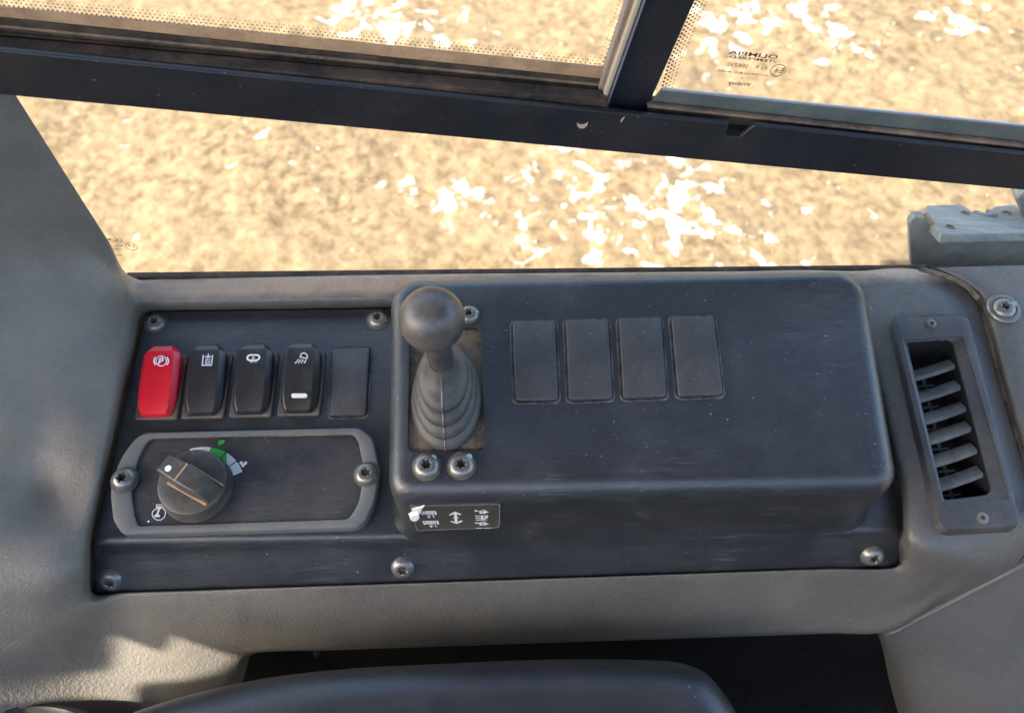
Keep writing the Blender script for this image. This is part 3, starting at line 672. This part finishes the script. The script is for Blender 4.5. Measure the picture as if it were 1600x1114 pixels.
bar = rpoly([P.at(210+x*310/1600, 520+y*150/774, .0098)[:2] for x, y in ((1265, 518), (1393, 518), (1393, 490), (1265, 490))], .0012, 4)
mk('light_bar', prism(bar, .0085, .0100), 'white', c4, smooth=0)

# ---- blanking plugs
def plug(corners, h0, label, grp='blanking plugs'):
    q = [P.at(x, y, h0+.002)[:2] for x, y in corners]; po = rpoly(q, .0018, 4); c = sum((Vector(k) for k in q), Vector((0, 0)))/4
    lo = [z(po, h0-.0005), z(po, h0+.0014), z(offset(po, .0002), h0+.0019), z(offset(po, .0007), h0+.0022)]
    pg = mk('blanking_plug', loft(lo, cap1=True), 'blank', frame=P, base=Vector((c.x, c.y, h0)), smooth=40, label=label, cat='plug', group=grp)
    mk('dust_rim', loft([z(offset(po, -.0016), h0+.0001), z(offset(po, -.0013), h0+.0005), z(offset(po, -.0007), h0+.0005), z(offset(po, -.0002), h0+.0002)]), 'rim', pg, smooth=40)
    return pg
plug(((519, 543), (578, 542), (572, 648), (515, 649)), 0, 'black blanking plug right of the work lamp switch')
for cs, lb in ((((801, 502), (867, 500), (872, 624), (805, 625)), 'leftmost blanking plug on the raised box, nearest the lever'), (((884, 500), (950, 498), (957, 622), (889, 624)), 'second blanking plug from the lever on the raised box'),
               (((967, 498), (1033, 495.5), (1042, 619), (974, 621)), 'third blanking plug from the lever on the raised box'), (((1049, 495), (1115, 493), (1130, 616), (1060, 618)), 'rightmost blanking plug on the raised box, farthest from the lever')):
    plug(cs, BH, lb, 'blanking plugs on the raised box')

# ================================================================== throttle dial plate and knob
DH = .0065
dp = thing('dial_plate', P, pw(385, 750, 0), 'grey framed plate with throttle scale, held by two screws', 'dial plate')
oc = [(217, 675), (562, 667), (583, 684), (594, 735), (585, 785), (566, 823), (190, 834), (176, 812), (171, 768), (186, 716)]
icn = [(233, 684), (552, 677), (560, 690), (569, 735), (561, 785), (545, 811), (215, 822), (209, 805), (204, 768), (214, 716)]
rd = [.010, .007, .008, .02, .02, .009, .006, .012, .02, .03]; rdi = [.005, .004, .005, .02, .02, .005, .003, .006, .02, .03]
po = rpoly([P.at(x, y, DH)[:2] for x, y in oc], rd, 5); pi_ = rpoly([P.at(x, y, DH)[:2] for x, y in icn], rdi, 5)
mk('frame', loft([z(po, -.0005), z(po, DH-.0012), z(offset(po, .0008), DH-.0002), z(offset(po, .0016), DH), z(offset(pi_, -.0008), DH), z(pi_, DH-.0004), z(pi_, DH-.0024)]), 'dialframe', dp, smooth=35)
FH = DH-.0018
face = mk('face', prism(offset(pi_, -.0006), FH-.003, FH), 'dialface', dp, smooth=0)
mk('dirt_line', stroke([P.at(x, y, FH)[:2] for x, y in ((435, 681.5), (500, 680), (551, 678.5))], .0006, FH+.0005), 'tandirt', dp, smooth=0)
screw(dp, pw(195, 750, 6.3), r=.0066, rot=.2, hscale=.75); screw(dp, pw(573, 741, 6.3), r=.0062, sock='rustsock', rot=.5)
def dz_(pts, h=FH): return [P.at(220+x*180/1253, 670+y*160/1114, h)[:2] for x, y in pts]
ZF = FH+.0003
# scale arc round the knob
kc = P.at(309, 762, FH)
ac = P.at(307, 768, FH)
def pol(px, py):
    v = P.at(px, py, FH)-ac; return v.length, math.atan2(v.y, v.x)
def arcband(a0, a1, r0, r1, n=8):
    p = [(ac.x+r1*math.cos(a0+(a1-a0)*i/n), ac.y+r1*math.sin(a0+(a1-a0)*i/n)) for i in range(n+1)]+[(ac.x+r0*math.cos(a1-(a1-a0)*i/n), ac.y+r0*math.sin(a1-(a1-a0)*i/n)) for i in range(n+1)]
    return prism(p, ZF-.0002, ZF)
RO, RI = .0252, .0203
angs = [pol(220+x*180/1253, 670+y*160/1114)[1] for x, y in ((540, 262), (762, 212), (775, 216), (915, 262), (928, 268), (1030, 352), (1040, 362), (1095, 470))]
mk('scale_segment', arcband(angs[0], angs[1], RI+.001, RO), 'palegrey', dp, smooth=0); mk('scale_segment', arcband(angs[2], angs[3], RI, RO), 'green', dp, smooth=0)
mk('scale_segment', arcband(angs[4], angs[5], RI, RO), 'palegrey', dp, smooth=0); mk('scale_segment', arcband(angs[6], angs[7], RI, RO), 'palegrey', dp, smooth=0)
mid = lerp(angs[4], angs[5], .75)
mk('scale_segment', prism([(ac.x+r*math.cos(a), ac.y+r*math.sin(a)) for r, a in ((RO, angs[4]), (RO, lerp(angs[4], angs[5], .05)), (RI, mid), (RI, lerp(angs[4], angs[5], .4)), (RI, angs[4]))], ZF+.00005, ZF+.0001), 'green', dp, smooth=0)
mk('leaf_symbol', join(prism(dz_([(843, 175), (848, 140), (870, 125), (915, 124), (908, 150), (890, 170), (858, 178)]), ZF-.0002, ZF), stroke(dz_([(840, 184), (870, 165), (885, 145)]), .0003, ZF+.0002)), 'green', dp, smooth=0)
a, b, u = [Vector((*q, ZF)) for q in dz_([(848, 218), (928, 218), (848, 190)])]
mk('lettering', text_vf('ECO', a, b, u-a), 'dimgreen', dp, smooth=0)
mk('speed_symbol', join(prism(dz_([(1072, 378), (1085, 355), (1110, 352), (1098, 375), (1118, 372), (1140, 355), (1160, 360), (1152, 385), (1128, 398), (1120, 418), (1098, 412), (1100, 396)]), ZF-.0002, ZF)), 'white', dp, smooth=0)
mk('engine_symbol', join(stroke(dz_([(175, 872), (172, 826), (248, 826), (246, 868), (265, 885), (272, 920), (255, 965), (218, 992), (175, 992), (138, 965), (124, 930), (135, 895), (158, 876), (175, 872)]), .00045, ZF),
                         prism(dz_([(180, 842), (238, 842), (232, 866), (215, 868), (190, 925), (210, 942), (205, 958), (150, 958), (148, 940), (170, 930), (192, 868), (178, 866)]), ZF-.0002, ZF), ), 'palegrey', dp, smooth=0)
mk('paint_speck', disc(dz_([(85, 1007)])[0], .0005, ZF, 8), 'white', dp, smooth=0)

kb = thing('throttle_knob', P, Vector((kc.x, kc.y, FH)), 'round black rotary knob with a white dot on its bar grip', 'knob')
KR = .0186
def kring(r, h, n=56): return [Vector((kc.x+r*math.cos(2*math.pi*i/n), kc.y+r*math.sin(2*math.pi*i/n), h)) for i in range(n)]
mk('body', loft([kring(KR*1.03, FH+.0002), kring(KR*1.03, FH+.0012), kring(KR, FH+.0018), kring(KR*.975, FH+.0085), kring(KR*.95, FH+.0095), kring(KR*.90, FH+.0100), kring(KR*.4, FH+.0102)], cap1=True), 'knob', kb, smooth=40)
g0, g1 = P.at(248, 726, FH+.018), P.at(347, 786, FH+.017); gd = (g1-g0); gd.z = 0; gl = gd.length; gd.normalize(); gn = Vector((-gd.y, gd.x, 0))
mid_ = Vector((kc.x, kc.y, 0))
gs0 = (Vector((g0.x, g0.y, 0))-mid_).dot(gd); gs1 = KR*.96
def gx(s, t, h): return mid_+gd*s+gn*t+Vector((0, 0, FH+h))
HW = .0053
secs = [(gs0, HW*.80, .0112, .0150), (gs0+.0008, HW*.92, .0105, .0178), (gs0+.008, HW, .0098, .0192), (-.002, HW*1.04, .0098, .0197), (.006, HW, .0098, .0194), (gs1-.0075, HW*.92, .0098, .0184), (gs1-.0066, HW*.88, .0098, .0176), (gs1, HW*.86, .0060, .0070)]
lo = []
for s, hw_, hb, ht in secs: lo.append([gx(s, -hw_*1.22, hb), gx(s, -hw_, ht-.0006), gx(s, -hw_+.0007, ht), gx(s, 0, ht+.0001), gx(s, hw_-.0007, ht), gx(s, hw_, ht-.0006), gx(s, hw_*1.22, hb)])
grip = mk('grip', loft(lo, True, True), 'knob', kb, smooth=35)
def dl(s0, t0, h0, s1, t1, h1, wd, mat, nm, par):
    a, b = gx(s0, t0, h0), gx(s1, t1, h1); d = (b-a).normalized(); nn = Vector((-d.y, d.x, 0)).normalized()*wd/2
    v = [a-nn, a+nn, b+nn, b-nn]; up_ = Vector((0, 0, .00025)); v = v+[q+up_ for q in v]
    mk(nm, (v, [[0, 1, 2, 3], [4, 5, 6, 7], [0, 1, 5, 4], [1, 2, 6, 5], [2, 3, 7, 6], [3, 0, 4, 7]]), mat, par, smooth=0)
dl(-.003, -HW*.98, .0195, -.003, HW*.98, .0195, .0008, 'tandirt', 'groove', grip)
dl(gs0+.006, -HW*1.30, .0102, gs1-.003, -HW*1.18, .0101, .0013, 'tandirt', 'dirt_line', grip)
dl(gs0+.010, HW*1.30, .0102, gs1-.002, HW*1.18, .0101, .0009, 'tandirt', 'dirt_line', grip)
dt = P.at(263, 732, FH+.0188)
s_ = (Vector((dt.x, dt.y, 0))-mid_)
mk('pointer_dot', disc((dt.x, dt.y), 0.0017, FH+.0192, 16, .0012), 'white', grip, smooth=0)

# ================================================================== lever
lv0 = pw(697, 632, 57)
lv = thing('control_lever', P, Vector((lv0.x, lv0.y, BH-.0026)), 'black ball-topped lever with ribbed rubber boot on the raised box', 'lever')
ball_c = P.at(675, 499, BH+.064); rb = (P.at(675+52, 499, BH+.064)-ball_c).x
neck = P.at(689, 562, BH+.036)
axis = (ball_c-neck).normalized()
S = 48
bl = []
for k in range(0, 25):
    th = math.pi*(1-k/24)*.93 if k < 24 else 0
    bl.append((th, rb))
bx_, by_, bn_ = basis(axis)
loops = [[ball_c+bx_*(rb*math.sin(th)*math.cos(2*math.pi*i/S))+by_*(rb*math.sin(th)*math.sin(2*math.pi*i/S))+bn_*(rb*math.cos(th)) for i in range(S)] for th, _ in bl[:-1]]
mk('ball', loft(loops, True, True), 'ball', lv, smooth=80)
rn = rb*.40
def cring(c, r, n=32): return [c+bx_*(r*math.cos(2*math.pi*i/n))+by_*(r*math.sin(2*math.pi*i/n)) for i in range(n)]
mk('shaft', loft([cring(neck-axis*.010, rn*.9), cring(neck+axis*.001, rn*.92), cring(neck+axis*.003, rn*1.05), cring(ball_c-axis*(rb*.98), rn*1.02), cring(ball_c-axis*(rb*.8), rn*.9)]), 'rubber', lv, smooth=40)
# boot: oval bellows, each lip overhanging the next
bc_ = lv0; rx0 = (pw(750, 632, 57)-pw(640, 632, 57)).x/2; ry0 = (pw(697, 545, 57)-pw(697, 704, 57)).y/2
top_c = neck-axis*.002; prof = []
nst = 4; h0 = BH-.0028; y_b = (pw(697, 545, 57)+pw(697, 704, 57)).y/2
tiers = [(1.0, .0), (.90, .0078), (.80, .0152), (.70, .0220)]
for k, (r_, h_) in enumerate(tiers):
    prof += [(r_-.10, h_), (r_-.03, h_-.0002), (r_-.004, h_+.0009), (r_, h_+.0022), (r_-.012, h_+.0036), (r_-.05, h_+.0052), (r_-.11, h_+.0064), (r_-.18, h_+.0072)]
prof += [(.50, .0298), (.42, .0330), (.38, .0355), (.34, .0375)]
bl_ = []
Ht = .0375
for (s, h) in prof:
    f = max(h/Ht, 0); f2 = f**1.3
    cxx = lerp(bc_.x, top_c.x, f2); cyy = lerp(y_b, top_c.y, f2)
    rx = rx0*s if s > .5 else rx0*s; ry = lerp(ry0*s, rx0*s, max(0, (.75-s)/.41)) if s < .75 else ry0*s
    bl_.append([Vector((cxx+rx*math.cos(2*math.pi*i/64), cyy+ry*math.sin(2*math.pi*i/64)*(1 if True else 1), h0+h)) for i in range(64)])
boot = mk('boot', loft(bl_, False, True), 'rubber', lv, smooth=45)
seam = [l[int(64*.75)]+Vector((0, -.0003, .0002)) for l in bl_[1:-1]]
mk('mould_seam', loft([[p+Vector((-.0004, 0, 0)), p+Vector((0, -.0002, .0002)), p+Vector((.0004, 0, 0))] for p in seam], closed=False), 'ball', boot, smooth=60)

# ================================================================== air vent
vt = thing('air_vent', P, P.at(1490, 660, VH), 'tall dark grey air vent with curved vanes, right of the raised box', 'vent')
VZ = VH+.0035
vo = rpoly([P.at(x, y, VZ)[:2] for x, y in ((1393, 496), (1514, 492), (1598, 822), (1470, 829))], .0045, 5)
vi = rpoly([P.at(x, y, VZ)[:2] for x, y in ((1411, 530), (1505, 524), (1578, 779), (1474, 786))], .0015, 5)
VD = .030
mk('frame', loft([z(offset(vo, -.0006), VH-.004), z(vo, VZ-.0012), z(offset(vo, .0006), VZ-.0002), z(offset(vo, .0012), VZ), z(offset(vi, -.0004), VZ), z(vi, VZ-.0004), z(vi, VZ-.006)]), 'vent', vt, smooth=35)
# inner sleeve with a sloping right flank
vh = rpoly([P.at(x, y, VZ-.004)[:2] for x, y in ((1416, 536), (1487, 529), (1551, 773), (1474, 782))], [.0012, .004, .005, .0012], 5)
mk('sleeve', loft([z(vi, VZ-.0012), z(offset(vi, .0012), VZ-.0016), z(vh, VZ-.0032), z(offset(vh, .0003), VZ-.0040)], cap1=False), 'vent', vt, smooth=30)
mk('duct', loft([z(offset(vh, .0003), VZ-.0040), z(vh, VZ-VD)], cap1=True), 'black', vt, smooth=0)
vx0, vx1 = P.at(1416, 536, VZ), P.at(1487, 529, VZ); vy0, vy1 = P.at(1474, 782, VZ), P.at(1551, 773, VZ)
def vpt(u, v, h): 
    a = vx0.lerp(vx1, u); b = vy0.lerp(vy1, u); q = a.lerp(b, v); return Vector((q.x, q.y, h))
vane_py = [571, 606, 641, 672, 706, 741]
for k, py in enumerate(vane_py):
    v = (py-532)/(776-532)
    lo = []
    for j in range(9):
        u = -.01+1.03*j/8; arch = -.060*(u-.5)+.005*math.sin(math.pi*u); vv = v+arch
        lo.append([vpt(u, vv+.028, VZ-.0044), vpt(u, vv+.048, VZ-.0056), vpt(u, vv+.004, VZ-.0105), vpt(u, vv-.040, VZ-.0090)])
    vn = mk('vane', loft(lo, True, True), 'vane', vt, smooth=18)
    c = vpt(.45, v+.075, VZ-.0125)
    pin = [(c.x-.0045, c.y-.0010), (c.x+.0045, c.y-.0004), (c.x+.0045, c.y+.0008), (c.x-.0045, c.y+.0002)]; pv = [(c.x-.0009, c.y-.005), (c.x+.0009, c.y-.005), (c.x+.0006, c.y+.004), (c.x-.0012, c.y+.004)]
    mk('pivot', join(prism(pin, c.z-.002, c.z), prism(pv, c.z-.0035, c.z-.0005)), 'knob', vn, smooth=0)
screw(vt, P.at(1455, 506, VZ), r=.0028, rot=.2, hscale=.3); screw(vt, P.at(1535, 809, VZ), r=.0030, rot=.5, hscale=.3)

# ================================================================== armrest and gaiter
ar = thing('armrest', P, pw(700, 1090, -20), 'dark navy grained vinyl armrest with rounded edge along the bottom', 'armrest')
AH = .004
ap = [pw(x, y, 0) for x, y in ((168, 1112), (235, 1088), (310, 1068), (400, 1049), (520, 1035), (680, 1026), (850, 1019), (990, 1019), (1070, 1024), (1112, 1040), (1142, 1072), (1172, 1120), (1215, 1230), (1215, 1400), (700, 1420), (200, 1400), (60, 1280), (80, 1160))]
ap = [Vector((p.x, p.y, 0)) for p in ap]; out = crv(ap, 6, True)
lo = [z(offset(out, .010), -.055), z(offset(out, .002), -.050), z(out, -.040), z(out, -.022)]
for k in range(1, 9):
    a = k/8*math.pi/2; lo.append(z(offset(out, .020*(1-math.cos(a))), -.022+.022*math.sin(a)))
av, af = loft(lo); 
bm = bmesh.new(); vv = [bm.verts.new(c) for c in lo[-1]]; es = [bm.edges.new((vv[i], vv[(i+1) % len(vv)])) for i in range(len(vv))]
bmesh.ops.triangle_fill(bm, edges=es, use_beauty=True); bm.verts.index_update(); tt = ([v.co.copy() for v in bm.verts], [[v.index for v in f.verts] for f in bm.faces]); bm.free()
mk('pad', join((av, af), tt), 'vinyl', ar, smooth=60)
ga = thing('rubber_gaiter', P, pw(40, 1120, -10), 'black ribbed rubber gaiter in the bottom left corner', 'gaiter')
gc = pw(40, 1160, -48); lo = []
for k in range(13):
    r = .036-.0006*k+(.0022 if k % 2 else 0); lo.append([Vector((gc.x+r*1.25*math.cos(2*math.pi*i/40), gc.y+r*.62*math.sin(2*math.pi*i/40), -.100+k*.0042)) for i in range(40)])
mk('bellows', loft(lo, False, True), 'rubber', ga, smooth=60)
hd = pw(-20, 1118, -45); 
mk('collar', loft([[Vector((hd.x+r*math.cos(2*math.pi*i/32), hd.y+r*1.25*math.sin(2*math.pi*i/32), h)) for i in range(32)] for r, h in ((.0165, -.09), (.0165, -.052), (.014, -.047), (.009, -.045))], False, True), 'vinyl', ga, smooth=50)

# ================================================================== side window
def wpoly(pts, d): return [ww(x, y, d)[:2] for x, y in pts]
def wbar(name, pts, d0, d1, mat, parent, bevel=0, **k): return mk(name, prism(wpoly(pts, d1), d0*.001, d1*.001), mat, parent, smooth=0, bevel=bevel, **k)
def yt(x): return 79+(x)*.1020          # rail, upper edge
def yb_(x): return 148.5+x*.0932         # rail, lower edge
rl = thing('window_rail', W, ww(800, 190, 0), 'black steel window rail with a notch, slanting across above the console', 'rail')
plp = [(-140, yt(-140)), (900, yt(900)), (1139, yt(1139)-1), (1134, 213.5), (1156, 215), (1179, yt(1179)-3), (1760, yt(1760)), (1760, yb_(1760)), (-140, yb_(-140))]
wbar('face_plate', plp, 11, 14, 'rail', rl, .0006)
wbar('back_tube', [(-140, yt(-140)+9), (1760, yt(1760)+9), (1760, yb_(1760)-6), (-140, yb_(-140)-6)], -8, 10.8, 'rail', rl)
c = ww(910, 194, 14)
mk('scuff', prism([(c.x+dx*.00029, c.y+dy*.00029) for dx, dy in ((-9, 4), (-6, 0), (0, -1), (6, 1), (9, 5), (8, -3), (3, -9), (-4, -9), (-8, -3))], .014, .0142), 'beige', rl, smooth=0)
c = ww(972, 187, 14)
mk('scuff', prism([(c.x+dx*.00029, c.y+dy*.00029) for dx, dy in ((-2, -6), (1, -3), (4, 6), (1, 4), (-2, -1))], .014, .0142), 'beige', rl, smooth=0)

# sliding track left of the mullion: dust-caked strip, black channel, dusty lip
def band(x0, a0, b0, x1, a1, b1): return [(x0, a0), (x1, a1), (x1, b1), (x0, b0)]
tk = thing('window_track', W, ww(450, 110, 0), 'dust-caked sliding window track above the left part of the rail', 'window track')
def tl(x, k): return k+x*.1045
wbar('bottom_strip', band(-140, tl(-140, 13), tl(-140, 33), 962, tl(962, 8), tl(962, 30)), -3.5, -2, 'tanstrip', tk, .0004)
wbar('channel', band(-140, tl(-140, 29), tl(-140, 78), 955, tl(955, 27), tl(955, 60)), -2.2, -1, 'track', tk, .0004)
wbar('rib', band(-140, tl(-140, 41), tl(-140, 45.5), 953, tl(953, 34), tl(953, 38)), -1, 0, 'seal', tk, .0004)
wbar('rib', band(-140, tl(-140, 54), tl(-140, 60), 951, tl(951, 41), tl(951, 46)), -1, .6, 'track', tk, .0005)
wbar('rib', band(-140, tl(-140, 69), tl(-140, 74), 949, tl(949, 52), tl(949, 57)), -1, 1.5, 'seal', tk, .0005)
wbar('ledge', band(-140, tl(-140, 76), tl(-140, 90), 949, tl(949, 58), tl(949, 72)), 3, 10, 'track', tk, .0005)

# mullion
ml = thing('window_mullion', W, ww(985, 160, 0), 'black upright window mullion with felt and rubber strips on its left side', 'mullion')
def mx(y, xa, xb): return lerp(xb, xa, (167-y)/167.) if False else xa+(xb-xa)*(y/167.)
Y0, Y1 = -70, 172
def mstrip(name, xa0, xb0, xa1, xb1, d0, d1, mat, bevel=0):   # x at y=0 and at y=167, for the left and right edge
    return wbar(name, [(mx(Y0, xa0, xb0), Y0), (mx(Y0, xa1, xb1), Y0), (mx(Y1, xa1, xb1), Y1), (mx(Y1, xa0, xb0), Y1)], d0, d1, mat, ml, bevel)
mstrip('band', 1009, 949, 1086, 1012, -4.6, 3, 'rail')
mstrip('edge_strip', 1005, 945.5, 1010, 950, 0, 5.5, 'alu', .0005)
mstrip('rubber_strip', 995, 937, 1003.5, 944.5, -2, 6.5, 'beige', .0007)
mstrip('rubber_strip', 989, 933, 995, 937.5, -4, 3.5, 'seal', .0006)
mstrip('felt', 981, 927, 990, 934, -4, 2, 'felt', .0008)
# right pane's lower edge and its ledge
pr_ = thing('window_edge_strip', W, ww(1300, 190, 0), 'grey-green rubber edge strip under the right window pane', 'edge strip')
def ye(x, k): return k+(x-1030)*.1045
wbar('strip', [(1034, ye(1034, 141)), (1760, ye(1760, 139)), (1760, ye(1760, 171)), (1014, ye(1014, 168))], 2, 4, 'greenrub', pr_, .0006)
wbar('edge_line', [(1036, ye(1036, 138.5)), (1760, ye(1760, 136)), (1760, ye(1760, 139.5)), (1034, ye(1034, 142))], 3.2, 4.6, 'alu', pr_, .0004)
wbar('ledge', [(1012, ye(1012, 167)), (1760, ye(1760, 169)), (1760, ye(1760, 174)), (1012, ye(1012, 171))], 5, 8, 'seal', pr_, .0006)
wbar('gap_strip', [(1012, ye(1012, 170)), (1760, ye(1760, 173)), (1760, ye(1760, 190)), (1012, ye(1012, 190))], -2, 6, 'track', pr_)

# panes with printed dots and stamps
def pane(name, pts, label, d0=-4.4, d1=-.4):
    t = thing(name, W, ww(*pts[0], d1), label, 'window pane')
    mk('glass', prism(wpoly(pts, d1), d0*.001, d1*.001), 'glass', t, smooth=0); return t
p_low = pane('window_pane', [(-160, yb_(-160)-30), (1760, yb_(1760)-30), (1760, 425), (-160, 442)], 'low fixed glass pane between the rail and the console sill')
p_left = pane('window_pane', [(-160, -90), (1040, -90), (944, 140), (-160, 30)], 'upper sliding glass pane left of the mullion', -8.8, -5)
p_right = pane('window_pane', [(1050, -90), (1760, -90), (1760, 250), (1000, 172)], 'upper glass pane right of the mullion with the large stamp', -8.8, -5)
def dots(parent, pts, d):
    V, F = [], []
    for (x, y, r) in pts:
        c = ww(x, y, d); k = len(V); rr = r*.000195
        V += [Vector((c.x+rr*math.cos(i*math.pi/3), c.y+rr*math.sin(i*math.pi/3), c.z)) for i in range(6)]; F.append(list(range(k, k+6)))
    mk('printed_dots', (V, F), 'frit', parent, smooth=0, kind='stuff')
D = []
for r_, (k, rad) in enumerate(((11, 2.6), (6, 2.4), (1, 2.1), (-4, 1.8), (-9, 1.4))):
    for i in range(128):
        x = -20+i*7.6+(3.8 if r_ % 2 else 0); y = k+.1045*x+2
        if x < 985-.36*y: D.append((x, y, rad))
for r_, (k, rad) in enumerate(((0, 2.2), (-7, 1.9), (-14, 1.5))):
    for i in range(22):
        y = -30+i*6.5+(3 if r_ % 2 else 0); D.append((983+k-.335*y, y, rad))
dots(p_left, D, -4.8)
D = []
for r_, (k, rad) in enumerate(((3, 3.2), (8, 2.8), (13, 2.2), (19, 1.7))):
    for i in range(34):
        y = -40+i*5.8+(2.9 if r_ % 2 else 0)
        bulge = 9*max(0, (y-95)/60) if y > 95 else 0
        if y < 141: D.append((1086-.443*y+k+bulge, y, rad))
dots(p_right, D, -4.8)
D = []
for i in range(212):
    x = 196+i*6.0
    D.append((x, ysill(x)-3.4, 2.4)); D.append((x+3, ysill(x)-6.6, 1.3))
dots(p_low, D, -.2)
# stamps: printed on the outside, so they read reversed from the seat
def stamp_line(s, xr, yr, xl, yl, hpx, d, up=(.45, -1.), bold=.0):
    a, b = ww(xr, yr, d), ww(xl, yl, d); u = ww(xr+up[0]*hpx, yr+up[1]*hpx, d)-a; return text_vf(s, a, b, u, bold)
def zs(x, y): return 1040+x*220/1600, 60+y*90/655
def sl_(s, r, l, h, bold=0): return stamp_line(s, *zs(*r), *zs(*l), h*220/1600, -4.8, bold=bold)
ring_c = zs(1277, 367)
def wring(cx, cy, rx, ry, d, rot=0): return [ww(cx+rx*math.cos(a)*math.cos(rot)-ry*math.sin(a)*math.sin(rot), cy+rx*math.cos(a)*math.sin(rot)+ry*math.sin(a)*math.cos(rot), d)[:2] for a in [i*2*math.pi/28 for i in range(28)]]
mk('stamp', join(sl_('OLIMPIA', (1270, 240), (708, 182), 44, .02), sl_('-TEMPERED-', (1250, 283), (688, 220), 30, .02), sl_('43 R - 006730', (1150, 365), (695, 318), 44), sl_('DOT 1098 AS3 M163 : MAS225', (1165, 440), (588, 380), 22, .01), sl_('K', (878, 465), (848, 462), 20), sl_('Widney', (960, 552), (705, 522), 40, .02),
                 sl_('E', (1330, 398), (1285, 394), 56, .01), sl_('6', (1272, 385), (1235, 381), 36, .01), stroke(wring(*ring_c, 12.2, 8.6, -4.8, -.35), .00032, -.0047, True)), 'etch', p_right, smooth=0)
def zt(x, y): return 120+x*140/1600, 350+y*80/914
def s2(s, r, l, h, bold=0): return stamp_line(s, *zt(*r), *zt(*l), h*140/1600, -.2, up=(-.35, -1), bold=bold)
mk('stamp', join(s2('OLIMPIA', (825, 318), (330, 285), 48, .01), s2('-TEMPERED-', (845, 350), (350, 325), 22), s2('43 R - 006730', (830, 408), (420, 385), 38), s2('DOT 1098 AS3 M163 : MAS225', (920, 472), (430, 452), 20), s2('Widney', (820, 580), (600, 560), 36),
                 s2('E6', (1040, 420), (915, 405), 50), stroke(wring(*zt(975, 402), 9.3, 5.0, -.2, .25), .0003, -.0001, True)), 'etch', p_low, smooth=0)

# ================================================================== bracket outside the window
bk = thing('mirror_bracket', W, ww(1520, 400, -40), 'weathered grey steel bracket with holes outside the lower right window', 'bracket')
def bo(pts, d0, d1, name, mat='bracket', bevel=.0012): return mk(name, prism(wpoly(pts, d1), d0*.001, d1*.001), mat, bk, smooth=0, bevel=bevel)
bo([(1420, 350), (1428, 340), (1446, 340), (1470, 367), (1620, 362), (1640, 440), (1424, 440)], -46, -40, 'base_block')
b0, b1, b2 = ww(1448, 340, -52), ww(1660, 362, -44), ww(1448, 319, -84)
nrm = (b1-b0).cross(b2-b0).normalized(); nrm = nrm if nrm.y > 0 else -nrm
def on_top(px, py, lift=.0):
    o = W.I @ CAM; dd = W.at(px, py, 0)-o; t = (b0+nrm*lift-o).dot(nrm)/dd.dot(nrm); return o+dd*t
topv = [on_top(*q) for q in ((1448, 321), (1500, 319), (1512, 325), (1523, 333), (1540, 334), (1555, 322), (1585, 319), (1600, 330), (1660, 330), (1665, 362), (1472, 366), (1449, 343))]
nn_ = len(topv); mk('top_plate', (topv+[v-nrm*.006 for v in topv], [list(range(nn_)), list(range(nn_, 2*nn_))]+[[i, (i+1) % nn_, nn_+(i+1) % nn_, nn_+i] for i in range(nn_)]), 'bracket', bk, smooth=0, bevel=.001)
for (x, y) in ((1508, 331), (1484, 353), (1573, 331)):
    c = on_top(x, y, .0012); X = Vector((1, 0, 0)); Yv = nrm.cross(X)
    ri = [c+X*(.0022*math.cos(i*.5236))+Yv*(.0026*math.sin(i*.5236)) for i in range(12)]; ro = [c+X*(.0034*math.cos(i*.5236))+Yv*(.0040*math.sin(i*.5236))-nrm*.0012 for i in range(12)]
    mk('bolt_hole', loft([ro, ri, [q-nrm*.002 for q in ri]], cap1=True), 'gap', bk, smooth=30)
c = on_top(1540, 330, .002); X = Vector((1, 0, 0)); Yv = nrm.cross(X)
hk = [c+X*(r*math.cos(a))+Yv*(r*math.sin(a)) for r, a in [(.0075, R(k)) for k in range(150, 421, 30)]+[(.0035, R(k)) for k in range(420, 149, -30)]]
nn_ = len(hk); mk('hook', (hk+[v-nrm*.004 for v in hk], [list(range(nn_)), list(range(nn_, 2*nn_))]+[[i, (i+1) % nn_, nn_+(i+1) % nn_, nn_+i] for i in range(nn_)]), 'bracket', bk, smooth=0, bevel=.0006)
bo([(1440, 335), (1449, 332), (1470, 362), (1466, 372)], -42, -38.5, 'corner_weld', 'beige')
bo([(1588, 312), (1600, 300), (1660, 300), (1660, 350), (1600, 345)], -95, -72, 'arm')
